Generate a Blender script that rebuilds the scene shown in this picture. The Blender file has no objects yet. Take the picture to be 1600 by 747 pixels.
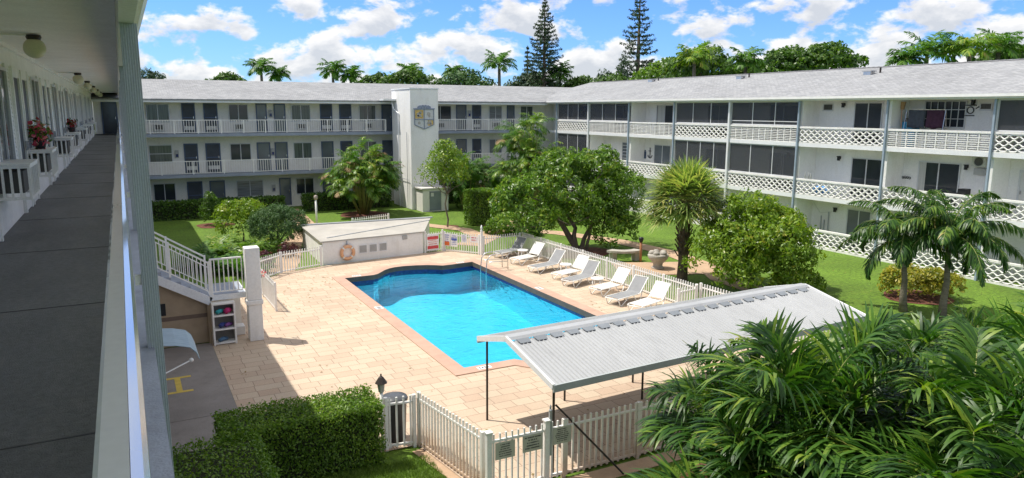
import bpy, math, random
import numpy as np
from mathutils import Vector, Matrix
from mathutils.geometry import tessellate_polygon

R = math.radians
scene = bpy.context.scene
col = scene.collection
rng = np.random.default_rng(7)
random.seed(7)

# ------------------------------------------------------------------ camera
F_PX, PITCH, YAW, ROLL = 1140.8, 0.17555, 0.48816, 0.00356
CAMPOS = np.array([0.0, 0.0, 6.98])
cp, sp, cy_, sy_ = math.cos(PITCH), math.sin(PITCH), math.cos(YAW), math.sin(YAW)
fw = np.array([sy_ * cp, cy_ * cp, -sp]); rt = np.array([cy_, -sy_, 0.0]); up = np.cross(rt, fw)
c_, s_ = math.cos(ROLL), math.sin(ROLL)
rt, up = c_ * rt + s_ * up, -s_ * rt + c_ * up
cam_data = bpy.data.cameras.new('camera')
cam = bpy.data.objects.new('camera', cam_data); col.objects.link(cam)
cam_data.sensor_fit = 'HORIZONTAL'; cam_data.sensor_width = 36.0
cam_data.lens = F_PX / 1600 * 36.0
cam_data.clip_start = 0.05; cam_data.clip_end = 3000
cam.matrix_world = Matrix(((rt[0], up[0], -fw[0], CAMPOS[0]), (rt[1], up[1], -fw[1], CAMPOS[1]),
                           (rt[2], up[2], -fw[2], CAMPOS[2]), (0, 0, 0, 1)))
scene.camera = cam
scene.cycles.max_bounces = 14; scene.cycles.diffuse_bounces = 8; scene.cycles.transparent_max_bounces = 16
scene.view_settings.view_transform = 'Standard'
scene.view_settings.look = 'None'
scene.view_settings.gamma = 1.0
scene.view_settings.use_curve_mapping = False
scene.view_settings.exposure = 0.78

# ------------------------------------------------------------------ sun and sky
SUN_TRAVEL = Vector((0.39, -0.35, -1.0)).normalized()
SUN_EL = math.asin(-SUN_TRAVEL.z)
sun_data = bpy.data.lights.new('sun', 'SUN')
sun_data.energy = 3.25; sun_data.angle = R(0.5); sun_data.color = (1.0, 0.95, 0.87)
sun = bpy.data.objects.new('sun', sun_data); col.objects.link(sun)
sun.rotation_euler = SUN_TRAVEL.to_track_quat('-Z', 'Y').to_euler()
sun.location = (-30, 30, 60)

world = bpy.data.worlds.new('World'); scene.world = world; world.use_nodes = True
wn, wl = world.node_tree.nodes, world.node_tree.links
wn.clear()
def wnode(t, **kw):
    n = wn.new(t)
    for k, v in kw.items(): setattr(n, k, v)
    return n
sky = wnode('ShaderNodeTexSky', sky_type='NISHITA', sun_disc=False)
sky.sun_elevation = SUN_EL; sky.sun_rotation = math.atan2(-0.39, 0.35); sky.ozone_density = 3.5; sky.dust_density = 0.2; sky.air_density = 1.0
tc = wnode('ShaderNodeTexCoord')
def wmath(op, a, b=None, c=None, clamp=False):
    n = wnode('ShaderNodeMath', operation=op, use_clamp=clamp)
    for i, v in enumerate((a, b, c)):
        if v is None: continue
        if isinstance(v, (int, float)): n.inputs[i].default_value = v
        else: wl.new(v, n.inputs[i])
    return n.outputs[0]
def cloud_noise(dz, scale, detail):
    mp = wnode('ShaderNodeMapping'); wl.new(tc.outputs['Generated'], mp.inputs['Vector'])
    mp.inputs['Location'].default_value = (3.2, 1.7, dz); mp.inputs['Scale'].default_value = (1.0, 1.0, 1.75)
    nz = wnode('ShaderNodeTexNoise'); wl.new(mp.outputs[0], nz.inputs['Vector'])
    nz.inputs['Scale'].default_value = scale; nz.inputs['Detail'].default_value = detail
    nz.inputs['Roughness'].default_value = 0.56; nz.inputs['Distortion'].default_value = 0.15
    return nz.outputs['Fac']
sep = wnode('ShaderNodeSeparateXYZ'); wl.new(tc.outputs['Generated'], sep.inputs[0])
n1 = cloud_noise(0.0, 15.0, 10); n2 = cloud_noise(0.022, 15.0, 6); n3 = cloud_noise(4.0, 5.0, 2)
bias = wmath('MULTIPLY', wmath('MAXIMUM', wmath('SUBTRACT', 0.16, sep.outputs[2]), 0.0), 0.62)
high = wmath('MINIMUM', wmath('MULTIPLY', wmath('MAXIMUM', wmath('SUBTRACT', sep.outputs[2], 0.24), 0.0), 0.45), 0.12)  # thicker cloud overhead, out of view, added to brighten the shade
dens = wmath('ADD', wmath('ADD', n1, wmath('ADD', bias, high)), wmath('MULTIPLY', wmath('SUBTRACT', n3, 0.5), 0.25))
fac = wnode('ShaderNodeMapRange', interpolation_type='SMOOTHSTEP'); wl.new(dens, fac.inputs[0])
fac.inputs[1].default_value = 0.475; fac.inputs[2].default_value = 0.585
shade = wnode('ShaderNodeMapRange'); wl.new(wmath('ADD', n2, wmath('MULTIPLY', bias, 0.8)), shade.inputs[0])
shade.inputs[1].default_value = 0.45; shade.inputs[2].default_value = 0.66
cmix = wnode('ShaderNodeMix', data_type='RGBA'); wl.new(shade.outputs[0], cmix.inputs[0])
cmix.inputs[6].default_value = (4.35, 4.25, 4.1, 1); cmix.inputs[7].default_value = (2.7, 2.8, 2.95, 1)
hsv = wnode('ShaderNodeMix', data_type='RGBA', blend_type='MULTIPLY'); hsv.inputs[0].default_value = 1.0
wl.new(sky.outputs[0], hsv.inputs[6]); hsv.inputs[7].default_value = (0.28, 0.44, 0.75, 1)
smix = wnode('ShaderNodeMix', data_type='RGBA'); wl.new(wmath('MULTIPLY', fac.outputs[0], 0.94), smix.inputs[0])
wl.new(hsv.outputs[2], smix.inputs[6]); wl.new(cmix.outputs[2], smix.inputs[7])
bg = wnode('ShaderNodeBackground'); bg.inputs['Strength'].default_value = 0.15
wl.new(smix.outputs[2], bg.inputs['Color'])
wo = wnode('ShaderNodeOutputWorld'); wl.new(bg.outputs[0], wo.inputs[0])

# ------------------------------------------------------------------ pixel rays, used only to find where things stand
def ray(x, y): return rt * (x - 800) / F_PX - up * (y - 373.5) / F_PX + fw
def onz(x, y, z=0.0):
    d = ray(x, y); return CAMPOS + d * ((z - CAMPOS[2]) / d[2])
def onx(x, y, X):
    d = ray(x, y); return CAMPOS + d * (X / d[0])
def ony(x, y, Y):
    d = ray(x, y); return CAMPOS + d * (Y / d[1])

# ------------------------------------------------------------------ materials
MATS = {}
def nodes_of(m): return m.node_tree.nodes, m.node_tree.links
def mat(name, color, rough=0.6, var=0.12, scale=2.0, stretch=(1, 1, 1), bump=0.0, bscale=60.0, metal=0.0, spec=0.4, fine=0.05, dirt=None, dirt_amt=0.0, coat=0.0):
    m = bpy.data.materials.new(name); m.use_nodes = True
    n, l = nodes_of(m); n.clear()
    out = n.new('ShaderNodeOutputMaterial'); b = n.new('ShaderNodeBsdfPrincipled'); l.new(b.outputs[0], out.inputs[0])
    b.inputs['Roughness'].default_value = rough; b.inputs['Metallic'].default_value = metal
    b.inputs['Specular IOR Level'].default_value = spec; b.inputs['Coat Weight'].default_value = coat
    geo = n.new('ShaderNodeNewGeometry')
    mp = n.new('ShaderNodeMapping'); l.new(geo.outputs['Position'], mp.inputs[0]); mp.inputs['Scale'].default_value = stretch
    nz = n.new('ShaderNodeTexNoise'); l.new(mp.outputs[0], nz.inputs['Vector']); nz.inputs['Scale'].default_value = scale; nz.inputs['Detail'].default_value = 6
    nf = n.new('ShaderNodeTexNoise'); l.new(geo.outputs['Position'], nf.inputs['Vector']); nf.inputs['Scale'].default_value = scale * 22; nf.inputs['Detail'].default_value = 3
    def mix(f, a, bb):
        x = n.new('ShaderNodeMix'); x.data_type = 'RGBA'
        if isinstance(f, float): x.inputs[0].default_value = f
        else: l.new(f, x.inputs[0])
        for i, v in ((6, a), (7, bb)):
            if isinstance(v, tuple): x.inputs[i].default_value = (*v[:3], 1)
            else: l.new(v, x.inputs[i])
        return x.outputs[2]
    def rng_(src, lo, hi):
        r = n.new('ShaderNodeMapRange'); l.new(src, r.inputs[0]); r.inputs[1].default_value = lo; r.inputs[2].default_value = hi; return r.outputs[0]
    lo = tuple(c * (1 - var) for c in color); hi = tuple(min(1, c * (1 + var)) for c in color)
    c = mix(rng_(nz.outputs['Fac'], 0.3, 0.7), lo, hi)
    if fine:
        g = n.new('ShaderNodeMix'); g.data_type = 'RGBA'; g.blend_type = 'MULTIPLY'; g.inputs[0].default_value = 1.0
        l.new(c, g.inputs[6])
        rr = n.new('ShaderNodeMapRange'); l.new(nf.outputs['Fac'], rr.inputs[0]); rr.inputs[1].default_value = 0.3; rr.inputs[2].default_value = 0.7
        rr.inputs[3].default_value = 1 - 2 * fine; rr.inputs[4].default_value = 1 + fine
        l.new(rr.outputs[0], g.inputs[7]); c = g.outputs[2]
    if dirt:
        nd = n.new('ShaderNodeTexNoise'); l.new(mp.outputs[0], nd.inputs['Vector']); nd.inputs['Scale'].default_value = scale * 3.1; nd.inputs['Detail'].default_value = 8; nd.inputs['Roughness'].default_value = 0.7
        f = n.new('ShaderNodeMapRange'); l.new(nd.outputs['Fac'], f.inputs[0]); f.inputs[1].default_value = 0.52; f.inputs[2].default_value = 0.75; f.inputs[4].default_value = dirt_amt
        c = mix(f.outputs[0], c, dirt)
    l.new(c, b.inputs['Base Color'])
    if bump:
        bp = n.new('ShaderNodeBump'); bp.inputs['Strength'].default_value = bump; bp.inputs['Distance'].default_value = 0.02
        nb = n.new('ShaderNodeTexNoise'); l.new(geo.outputs['Position'], nb.inputs['Vector']); nb.inputs['Scale'].default_value = bscale; nb.inputs['Detail'].default_value = 4
        l.new(nb.outputs['Fac'], bp.inputs['Height']); l.new(bp.outputs[0], b.inputs['Normal'])
    m['bsdf'] = b.name
    MATS[name] = m
    return m

def leaf_mat(name, stops, rough=0.45, trans=0.3, spec=0.4):
    m = bpy.data.materials.new(name); m.use_nodes = True
    n, l = nodes_of(m); n.clear()
    out = n.new('ShaderNodeOutputMaterial'); b = n.new('ShaderNodeBsdfPrincipled'); t = n.new('ShaderNodeBsdfTranslucent'); mx = n.new('ShaderNodeMixShader')
    geo = n.new('ShaderNodeNewGeometry'); cr = n.new('ShaderNodeValToRGB')
    nz = n.new('ShaderNodeTexNoise'); l.new(geo.outputs['Position'], nz.inputs['Vector']); nz.inputs['Scale'].default_value = 1.3; nz.inputs['Detail'].default_value = 2
    ad = n.new('ShaderNodeMath'); ad.operation = 'MULTIPLY_ADD'; l.new(nz.outputs['Fac'], ad.inputs[0]); ad.inputs[1].default_value = 0.9
    sub = n.new('ShaderNodeMath'); sub.operation = 'MULTIPLY_ADD'; l.new(geo.outputs['Random Per Island'], sub.inputs[0]); sub.inputs[1].default_value = 0.7; sub.inputs[2].default_value = -0.3
    l.new(sub.outputs[0], ad.inputs[2]); l.new(ad.outputs[0], cr.inputs[0])
    e = cr.color_ramp.elements
    while len(e) < len(stops): e.new(0.5)
    for i, (p, c) in enumerate(stops): e[i].position = p; e[i].color = (*c, 1)
    l.new(cr.outputs[0], b.inputs['Base Color']); b.inputs['Roughness'].default_value = rough; b.inputs['Specular IOR Level'].default_value = spec
    tm = n.new('ShaderNodeMix'); tm.data_type = 'RGBA'; tm.blend_type = 'MULTIPLY'; tm.inputs[0].default_value = 1; l.new(cr.outputs[0], tm.inputs[6]); tm.inputs[7].default_value = (1.5, 1.7, 0.6, 1)
    l.new(tm.outputs[2], t.inputs['Color'])
    mx.inputs[0].default_value = trans; l.new(b.outputs[0], mx.inputs[1]); l.new(t.outputs[0], mx.inputs[2]); l.new(mx.outputs[0], out.inputs[0])
    MATS[name] = m
    return m

WALL = mat('cream_stucco', (0.79, 0.77, 0.70), 0.85, 0.06, 0.7, (1, 1, 0.35), 0.25, 90, fine=0.03, dirt=(0.5, 0.45, 0.36), dirt_amt=0.36)
WALLW = mat('white_stucco', (0.82, 0.81, 0.775), 0.8, 0.06, 0.7, (1, 1, 0.35), 0.25, 90, fine=0.03, dirt=(0.5, 0.46, 0.38), dirt_amt=0.33)
BREEZE = mat('white_breeze_block', (0.8, 0.79, 0.755), 0.75, 0.08, 1.6, (1, 1, 0.5), 0.3, 50, dirt=(0.42, 0.38, 0.32), dirt_amt=0.35)
TRIM = mat('white_trim', (0.76, 0.77, 0.77), 0.45, 0.05, 1.5, dirt=(0.5, 0.48, 0.44), dirt_amt=0.2)
RAILW = mat('white_rail_paint', (0.84, 0.83, 0.79), 0.4, 0.05, 3, dirt=(0.55, 0.5, 0.42), dirt_amt=0.2)
RAILGLOSS = mat('glossy_rail_enamel', (0.8, 0.81, 0.82), 0.12, 0.05, 1.2, (1, 0.2, 1), spec=0.8, coat=0.7, fine=0.02, dirt=(0.4, 0.4, 0.4), dirt_amt=0.2)
EDGEM = mat('polished_rail_edge', (0.72, 0.76, 0.8), 0.16, 0.06, 1.5, (1, .2, 1), metal=0.7, fine=0.0)
FENCEW = mat('white_fence_paint', (0.8, 0.79, 0.76), 0.5, 0.06, 2.5, (1, 1, 0.5), dirt=(0.42, 0.29, 0.12), dirt_amt=0.35)
FASCIA = mat('blue_grey_fascia', (0.26, 0.3, 0.37), 0.7, 0.12, 1.5, dirt=(0.4, 0.38, 0.34), dirt_amt=0.3)
LEDGE = mat('grey_painted_ledge', (0.3, 0.33, 0.38), 0.55, 0.16, 3, (1, .6, 1), 0.3, 70, dirt=(0.16, 0.16, 0.16), dirt_amt=0.5)
SOFFIT = mat('white_soffit', (0.84, 0.83, 0.8), 0.8, 0.05, 2, bump=0.1)
DECK = mat('charcoal_walkway', (0.15, 0.152, 0.15), 0.55, 0.22, 1.1, (1, 0.4, 1), 0.5, 120, fine=0.12, dirt=(0.25, 0.24, 0.22), dirt_amt=0.45)
POSTM = mat('pale_steel_post', (0.43, 0.46, 0.5), 0.4, 0.08, 3, (1, 1, .3), dirt=(0.3, 0.3, 0.3), dirt_amt=0.4)
BLUEPOST = mat('blue_grey_post', (0.3, 0.37, 0.44), 0.5, 0.1, 3)
GLASS = mat('dark_window_glass', (0.035, 0.042, 0.05), 0.08, 0.3, 0.7, spec=0.6, fine=0)
BLIND = mat('grey_blind_glass', (0.13, 0.15, 0.165), 0.15, 0.25, 0.8, spec=0.6, fine=0)
BLIND2 = mat('slatted_blind_glass', (0.2, 0.215, 0.22), 0.2, 0.5, 14, (.05, .05, 1.6), spec=0.6, fine=0)
BLIND3 = mat('greenish_curtain_glass', (0.09, 0.11, 0.105), 0.12, 0.5, 9, (1.5, 1.5, .05), spec=0.6, fine=0)
CURTAIN = mat('pale_curtain', (0.5, 0.5, 0.46), 0.8, 0.15, 12, (1, 1, 0.05))
FRAME = mat('aluminium_frame', (0.62, 0.63, 0.63), 0.35, 0.05)
DOORB = mat('blue_door_paint', (0.075, 0.11, 0.185), 0.5, 0.15, 2)
DOORD = mat('dark_screen_door', (0.055, 0.065, 0.08), 0.5, 0.2, 2)
DOORW = mat('pale_door', (0.62, 0.62, 0.58), 0.5, 0.06, 2)
BRONZE = mat('bronze_metal', (0.035, 0.027, 0.022), 0.45, 0.2, 4)
BLACK = mat('black_plastic', (0.018, 0.018, 0.02), 0.45, 0.25, 4)
SHUT = mat('louvre_white', (0.8, 0.8, 0.76), 0.55, 0.06, 3, dirt=(0.45, 0.43, 0.38), dirt_amt=0.25)
ACM = mat('air_conditioner_grey', (0.42, 0.42, 0.4), 0.5, 0.1, 3)
ACD = mat('air_conditioner_grille', (0.09, 0.09, 0.085), 0.6, 0.2, 40, (1, 1, .1))
PIPE = mat('galvanised_pipe', (0.4, 0.42, 0.44), 0.4, 0.1, 3, metal=0.3)
CONC = mat('grey_concrete', (0.25, 0.225, 0.205), 0.8, 0.12, 1.4, bump=0.3, bscale=50, fine=0.06, dirt=(0.15, 0.135, 0.12), dirt_amt=0.5)
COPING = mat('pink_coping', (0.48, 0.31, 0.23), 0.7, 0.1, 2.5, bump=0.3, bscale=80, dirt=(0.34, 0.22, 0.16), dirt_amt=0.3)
COPSHADE = mat('shaded_coping_face', (0.1, 0.075, 0.06), 0.6, 0.15, 4)  # inner coping face, its shade painted in as dark brown
PATH = mat('tan_path', (0.45, 0.31, 0.2), 0.85, 0.14, 1.6, bump=0.3, bscale=60, dirt=(0.35, 0.25, 0.17), dirt_amt=0.4)
MULCH = mat('red_mulch', (0.16, 0.062, 0.04), 0.95, 0.4, 8, bump=1.0, bscale=40, fine=0.3)
SOIL = mat('brown_soil', (0.11, 0.08, 0.05), 0.95, 0.3, 5, bump=0.8, bscale=40, fine=0.2)
BARK = mat('grey_bark', (0.17, 0.135, 0.105), 0.9, 0.3, 6, (1, 1, 0.3), 0.9, 30, fine=0.15)
PBARK = mat('palm_bark', (0.2, 0.17, 0.13), 0.9, 0.3, 3, (1, 1, 5), 0.9, 20, fine=0.15)
BOOT = mat('sabal_boots', (0.12, 0.085, 0.06), 0.9, 0.4, 7, (1, 1, 1), 1.0, 18, fine=0.2)
STEMG = mat('green_palm_stem', (0.22, 0.24, 0.07), 0.6, 0.2, 3, (1, 1, 4))
STONE = mat('cast_stone', (0.42, 0.39, 0.34), 0.9, 0.15, 4, bump=0.6, bscale=50, dirt=(0.16, 0.15, 0.13), dirt_amt=0.5)
TILE = mat('tan_stone_tile', (0.38, 0.29, 0.19), 0.75, 0.12, 3, bump=0.2)
TILEB = mat('brown_tile_band', (0.17, 0.12, 0.09), 0.6, 0.12, 5)
YELLOW = mat('yellow_paint', (0.62, 0.45, 0.08), 0.6, 0.12, 5)
SLINGG = mat('grey_sling', (0.25, 0.255, 0.26), 0.75, 0.08, 5, fine=0.06)
SLINGW = mat('white_strap', (0.72, 0.71, 0.66), 0.5, 0.05, 5)
PLASTW = mat('white_plastic', (0.8, 0.79, 0.75), 0.35, 0.05, 5)
TRASH = mat('charcoal_bin', (0.03, 0.031, 0.034), 0.4, 0.2, 6)
SIGNG = mat('grey_sign_plate', (0.47, 0.47, 0.4), 0.5, 0.08, 6)
SIGNW = mat('white_sign_plate', (0.8, 0.8, 0.78), 0.4, 0.03, 4)
SIGNR = mat('red_sign_ink', (0.62, 0.07, 0.08), 0.5, 0.08, 6)
SIGNBL = mat('blue_sign_ink', (0.07, 0.12, 0.42), 0.5, 0.08, 6)
SIGNO = mat('orange_sign_ink', (0.7, 0.16, 0.04), 0.5, 0.08, 6)
INK = mat('dark_ink', (0.04, 0.04, 0.045), 0.6, 0.1, 5)
GOLD = mat('gold_paint', (0.62, 0.43, 0.13), 0.55, 0.3, 9)
CRESTB = mat('crest_blue_grey', (0.24, 0.28, 0.36), 0.6, 0.2, 8)
CRESTG = mat('crest_pale_grey', (0.6, 0.61, 0.6), 0.6, 0.1, 8)
METAL = mat('roof_sheet_metal', (0.39, 0.4, 0.405), 0.5, 0.07, 1.2, (1, .25, 1), metal=0.15, fine=0.03, dirt=(0.24, 0.245, 0.25), dirt_amt=0.5)
STEEL = mat('stainless_steel', (0.6, 0.6, 0.6), 0.25, 0.05, metal=0.9)
ORANGE = mat('orange_ring', (0.72, 0.4, 0.22), 0.6, 0.1, 4)
BINBLUE = mat('blue_bin_plastic', (0.04, 0.3, 0.5), 0.4, 0.1, 5)
WOOD = mat('raw_wood', (0.42, 0.26, 0.13), 0.7, 0.2, 4, (1, 1, .2))
AWN = mat('blue_grey_awning', (0.3, 0.4, 0.46), 0.6, 0.08, 4)
TOWELD = mat('slate_towel', (0.065, 0.075, 0.09), 0.95, 0.2, 8, bump=0.4)
TOWELM = mat('maroon_towel', (0.06, 0.025, 0.045), 0.95, 0.2, 8, bump=0.4)
PINK = mat('pink_petals', (0.62, 0.05, 0.12), 0.7, 0.3, 20)
TEAL = mat('teal_foam', (0.03, 0.3, 0.32), 0.7, 0.2, 6)
MAGENTA = mat('magenta_foam', (0.5, 0.03, 0.16), 0.7, 0.2, 6)
NAVY = mat('navy_foam', (0.03, 0.05, 0.2), 0.7, 0.2, 6)
GLOBE = mat('cream_globe_glass', (0.62, 0.6, 0.42), 0.3, 0.06, 6)
BASIN = mat('pool_plaster', (0.25, 0.64, 0.73), 0.7, 0.05, 1.2)
DRAIN = mat('drain_grey', (.3, .34, .35), .6)
TARP = mat('blue_tarp', (0.1, 0.3, 0.65), 0.6, 0.2, 6)

# shingle roof
def shingle(name):
    m = mat(name, (0.30, 0.305, 0.31), 0.9, 0.1, 0.5, fine=0.08, dirt=(0.25, 0.255, 0.25), dirt_amt=0.3)
    n, l = nodes_of(m); b = n[m['bsdf']]
    src = b.inputs['Base Color'].links[0].from_socket
    tcn = n.new('ShaderNodeUVMap')
    br = n.new('ShaderNodeTexBrick'); l.new(tcn.outputs[0], br.inputs['Vector'])
    br.inputs['Scale'].default_value = 1.0; br.inputs['Brick Width'].default_value = 0.3; br.inputs['Row Height'].default_value = 0.15; br.inputs['Mortar Size'].default_value = 0.012
    br.inputs['Color1'].default_value = (1.12, 1.12, 1.12, 1); br.inputs['Color2'].default_value = (0.8, 0.81, 0.82, 1); br.inputs['Mortar'].default_value = (0.6, 0.6, 0.62, 1)
    mx = n.new('ShaderNodeMix'); mx.data_type = 'RGBA'; mx.blend_type = 'MULTIPLY'; mx.inputs[0].default_value = 1
    l.new(src, mx.inputs[6]); l.new(br.outputs['Color'], mx.inputs[7]); l.new(mx.outputs[2], b.inputs['Base Color'])
    return m
SHINGLE = shingle('grey_shingle')

# pavers
def paver():
    m = mat('cream_pavers', (1, 1, 1), 0.8, 0.0, 0.6, bump=0.2, bscale=70, fine=0.04)
    n, l = nodes_of(m); b = n[m['bsdf']]
    geo = n.new('ShaderNodeNewGeometry')
    br = n.new('ShaderNodeTexBrick'); l.new(geo.outputs['Position'], br.inputs['Vector'])
    br.inputs['Scale'].default_value = 1.0; br.inputs['Brick Width'].default_value = 0.5; br.inputs['Row Height'].default_value = 0.38
    br.inputs['Mortar Size'].default_value = 0.008; br.inputs['Mortar Smooth'].default_value = 0.2; br.offset = 0.33; br.squash = 1.35; br.squash_frequency = 3; br.inputs['Bias'].default_value = -0.25
    br.inputs['Color1'].default_value = (0.54, 0.43, 0.315, 1); br.inputs['Color2'].default_value = (0.475, 0.34, 0.245, 1); br.inputs['Mortar'].default_value = (0.25, 0.175, 0.125, 1)
    nz = n.new('ShaderNodeTexNoise'); l.new(geo.outputs['Position'], nz.inputs['Vector']); nz.inputs['Scale'].default_value = 0.55; nz.inputs['Detail'].default_value = 7
    mr = n.new('ShaderNodeMapRange'); l.new(nz.outputs['Fac'], mr.inputs[0]); mr.inputs[1].default_value = 0.3; mr.inputs[2].default_value = 0.7; mr.inputs[3].default_value = 0.9; mr.inputs[4].default_value = 1.06
    nf = n.new('ShaderNodeTexNoise'); l.new(geo.outputs['Position'], nf.inputs['Vector']); nf.inputs['Scale'].default_value = 30; nf.inputs['Detail'].default_value = 3
    mf = n.new('ShaderNodeMapRange'); l.new(nf.outputs['Fac'], mf.inputs[0]); mf.inputs[1].default_value = 0.3; mf.inputs[2].default_value = 0.7; mf.inputs[3].default_value = 0.9; mf.inputs[4].default_value = 1.08
    ml = n.new('ShaderNodeMath'); ml.operation = 'MULTIPLY'; l.new(mr.outputs[0], ml.inputs[0]); l.new(mf.outputs[0], ml.inputs[1])
    mx = n.new('ShaderNodeMix'); mx.data_type = 'RGBA'; mx.blend_type = 'MULTIPLY'; mx.inputs[0].default_value = 1
    l.new(br.outputs['Color'], mx.inputs[6]); l.new(ml.outputs[0], mx.inputs[7]); l.new(mx.outputs[2], b.inputs['Base Color'])
    return m
PAVER = paver()

def lawn_mat():
    m = mat('lawn_grass', (0.105, 0.19, 0.015), 0.9, 0.22, 0.35, bump=1.0, bscale=28, fine=0.22, dirt=(0.2, 0.26, 0.03), dirt_amt=0.35)
    return m
LAWN = lawn_mat()

def screen_mat():
    m = bpy.data.materials.new('insect_screen'); m.use_nodes = True
    n, l = nodes_of(m); n.clear()
    out = n.new('ShaderNodeOutputMaterial'); t = n.new('ShaderNodeBsdfTransparent'); d = n.new('ShaderNodeBsdfPrincipled'); mx = n.new('ShaderNodeMixShader')
    d.inputs['Base Color'].default_value = (0.05, 0.055, 0.065, 1); d.inputs['Roughness'].default_value = 0.6
    mx.inputs[0].default_value = 0.52; l.new(t.outputs[0], mx.inputs[1]); l.new(d.outputs[0], mx.inputs[2]); l.new(mx.outputs[0], out.inputs[0])
    return m
SCREEN = screen_mat()

def water_mat():
    m = bpy.data.materials.new('pool_water'); m.use_nodes = True
    n, l = nodes_of(m); n.clear()
    out = n.new('ShaderNodeOutputMaterial'); t = n.new('ShaderNodeBsdfTransparent'); g = n.new('ShaderNodeBsdfGlossy'); mx = n.new('ShaderNodeMixShader')
    fr = n.new('ShaderNodeFresnel'); fr.inputs[0].default_value = 1.33; g.inputs['Roughness'].default_value = 0.03
    geo = n.new('ShaderNodeNewGeometry'); nz = n.new('ShaderNodeTexNoise'); l.new(geo.outputs['Position'], nz.inputs['Vector']); nz.inputs['Scale'].default_value = 2.4; nz.inputs['Detail'].default_value = 5; nz.inputs['Distortion'].default_value = 1.2
    bp = n.new('ShaderNodeBump'); bp.inputs['Strength'].default_value = 0.8; bp.inputs['Distance'].default_value = 0.05; l.new(nz.outputs['Fac'], bp.inputs['Height'])
    l.new(bp.outputs[0], g.inputs['Normal']); l.new(bp.outputs[0], fr.inputs['Normal'])
    l.new(fr.outputs[0], mx.inputs[0]); l.new(t.outputs[0], mx.inputs[1]); l.new(g.outputs[0], mx.inputs[2]); l.new(mx.outputs[0], out.inputs['Surface'])
    va = n.new('ShaderNodeVolumeAbsorption'); va.inputs['Color'].default_value = (0.0, 0.86, 0.99, 1); va.inputs['Density'].default_value = 0.4
    l.new(va.outputs[0], out.inputs['Volume'])
    return m
WATER = water_mat()
def navy_tile():
    m = mat('navy_pool_tile', (0.012, 0.022, 0.13), 0.2, 0.4, 9, spec=0.6, fine=0)
    return m
NAVYTILE = navy_tile()

def rust_fence():
    m = mat('rust_stained_fence', (0.8, 0.78, 0.72), 0.5, 0.06, 2.5, (1, 1, 0.5))
    n, l = nodes_of(m); b = n[m['bsdf']]; src = b.inputs['Base Color'].links[0].from_socket
    g = n.new('ShaderNodeNewGeometry'); sp_ = n.new('ShaderNodeSeparateXYZ'); l.new(g.outputs['Position'], sp_.inputs[0])
    nz = n.new('ShaderNodeTexNoise'); l.new(g.outputs['Position'], nz.inputs['Vector']); nz.inputs['Scale'].default_value = 2.2; nz.inputs['Detail'].default_value = 6
    a = n.new('ShaderNodeMath'); a.operation = 'MULTIPLY_ADD'; l.new(nz.outputs['Fac'], a.inputs[0]); a.inputs[1].default_value = -1.3; l.new(sp_.outputs[2], a.inputs[2])
    r_ = n.new('ShaderNodeMapRange'); l.new(a.outputs[0], r_.inputs[0]); r_.inputs[1].default_value = 0.05; r_.inputs[2].default_value = -0.55; r_.inputs[3].default_value = 0.0; r_.inputs[4].default_value = 0.55
    x = n.new('ShaderNodeMix'); x.data_type = 'RGBA'; l.new(r_.outputs[0], x.inputs[0]); l.new(src, x.inputs[6]); x.inputs[7].default_value = (0.42, 0.2, 0.045, 1); l.new(x.outputs[2], b.inputs['Base Color'])
    return m
RUSTF = rust_fence()
# leaves
L_MANGO = leaf_mat('mango_leaves', [(0.0, (0.048, 0.102, 0.012)), (0.55, (0.105, 0.211, 0.018)), (0.85, (0.212, 0.312, 0.030)), (1.0, (0.358, 0.312, 0.050))], 0.4)
L_BRIGHT = leaf_mat('bright_mango_leaves', [(0.0, (0.079, 0.152, 0.010)), (0.5, (0.159, 0.265, 0.018)), (0.85, (0.265, 0.341, 0.028)), (1.0, (0.356, 0.304, 0.040))], 0.4)
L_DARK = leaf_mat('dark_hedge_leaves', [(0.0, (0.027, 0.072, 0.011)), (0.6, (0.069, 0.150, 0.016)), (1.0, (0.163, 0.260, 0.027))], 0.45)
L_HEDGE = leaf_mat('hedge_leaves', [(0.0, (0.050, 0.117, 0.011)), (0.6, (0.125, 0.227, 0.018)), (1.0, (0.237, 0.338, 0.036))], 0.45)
L_PALM = leaf_mat('palm_leaflets', [(0.0, (0.027, 0.085, 0.011)), (0.55, (0.062, 0.163, 0.018)), (1.0, (0.150, 0.286, 0.032))], 0.48, 0.3, 0.3)
L_NEAR = leaf_mat('near_palm_leaflets', [(0.0, (0.012, 0.042, 0.007)), (0.45, (0.03, 0.092, 0.011)), (0.75, (0.085, 0.18, 0.02)), (0.96, (0.26, 0.34, 0.045)), (1.0, (0.42, 0.33, 0.12))], 0.42, 0.35, 0.4)
L_PALMY = leaf_mat('yellow_palm_leaflets', [(0.0, (0.056, 0.124, 0.013)), (0.5, (0.125, 0.247, 0.023)), (0.85, (0.275, 0.351, 0.041)), (1.0, (0.438, 0.338, 0.090))], 0.4, 0.3)
L_SABAL = leaf_mat('sabal_fans', [(0.0, (0.07, 0.14, 0.035)), (0.4, (0.19, 0.28, 0.07)), (0.75, (0.4, 0.43, 0.15)), (1.0, (0.55, 0.45, 0.2))], 0.4, 0.35)
L_PINE = leaf_mat('pine_needles', [(0.0, (0.025, 0.05, 0.03)), (0.6, (0.048, 0.09, 0.046)), (1.0, (0.09, 0.14, 0.06))], 0.6, 0.15)
L_FAR = leaf_mat('distant_leaves', [(0.0, (0.031, 0.072, 0.013)), (0.6, (0.069, 0.143, 0.018)), (1.0, (0.138, 0.221, 0.032))], 0.5, 0.25)
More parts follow.
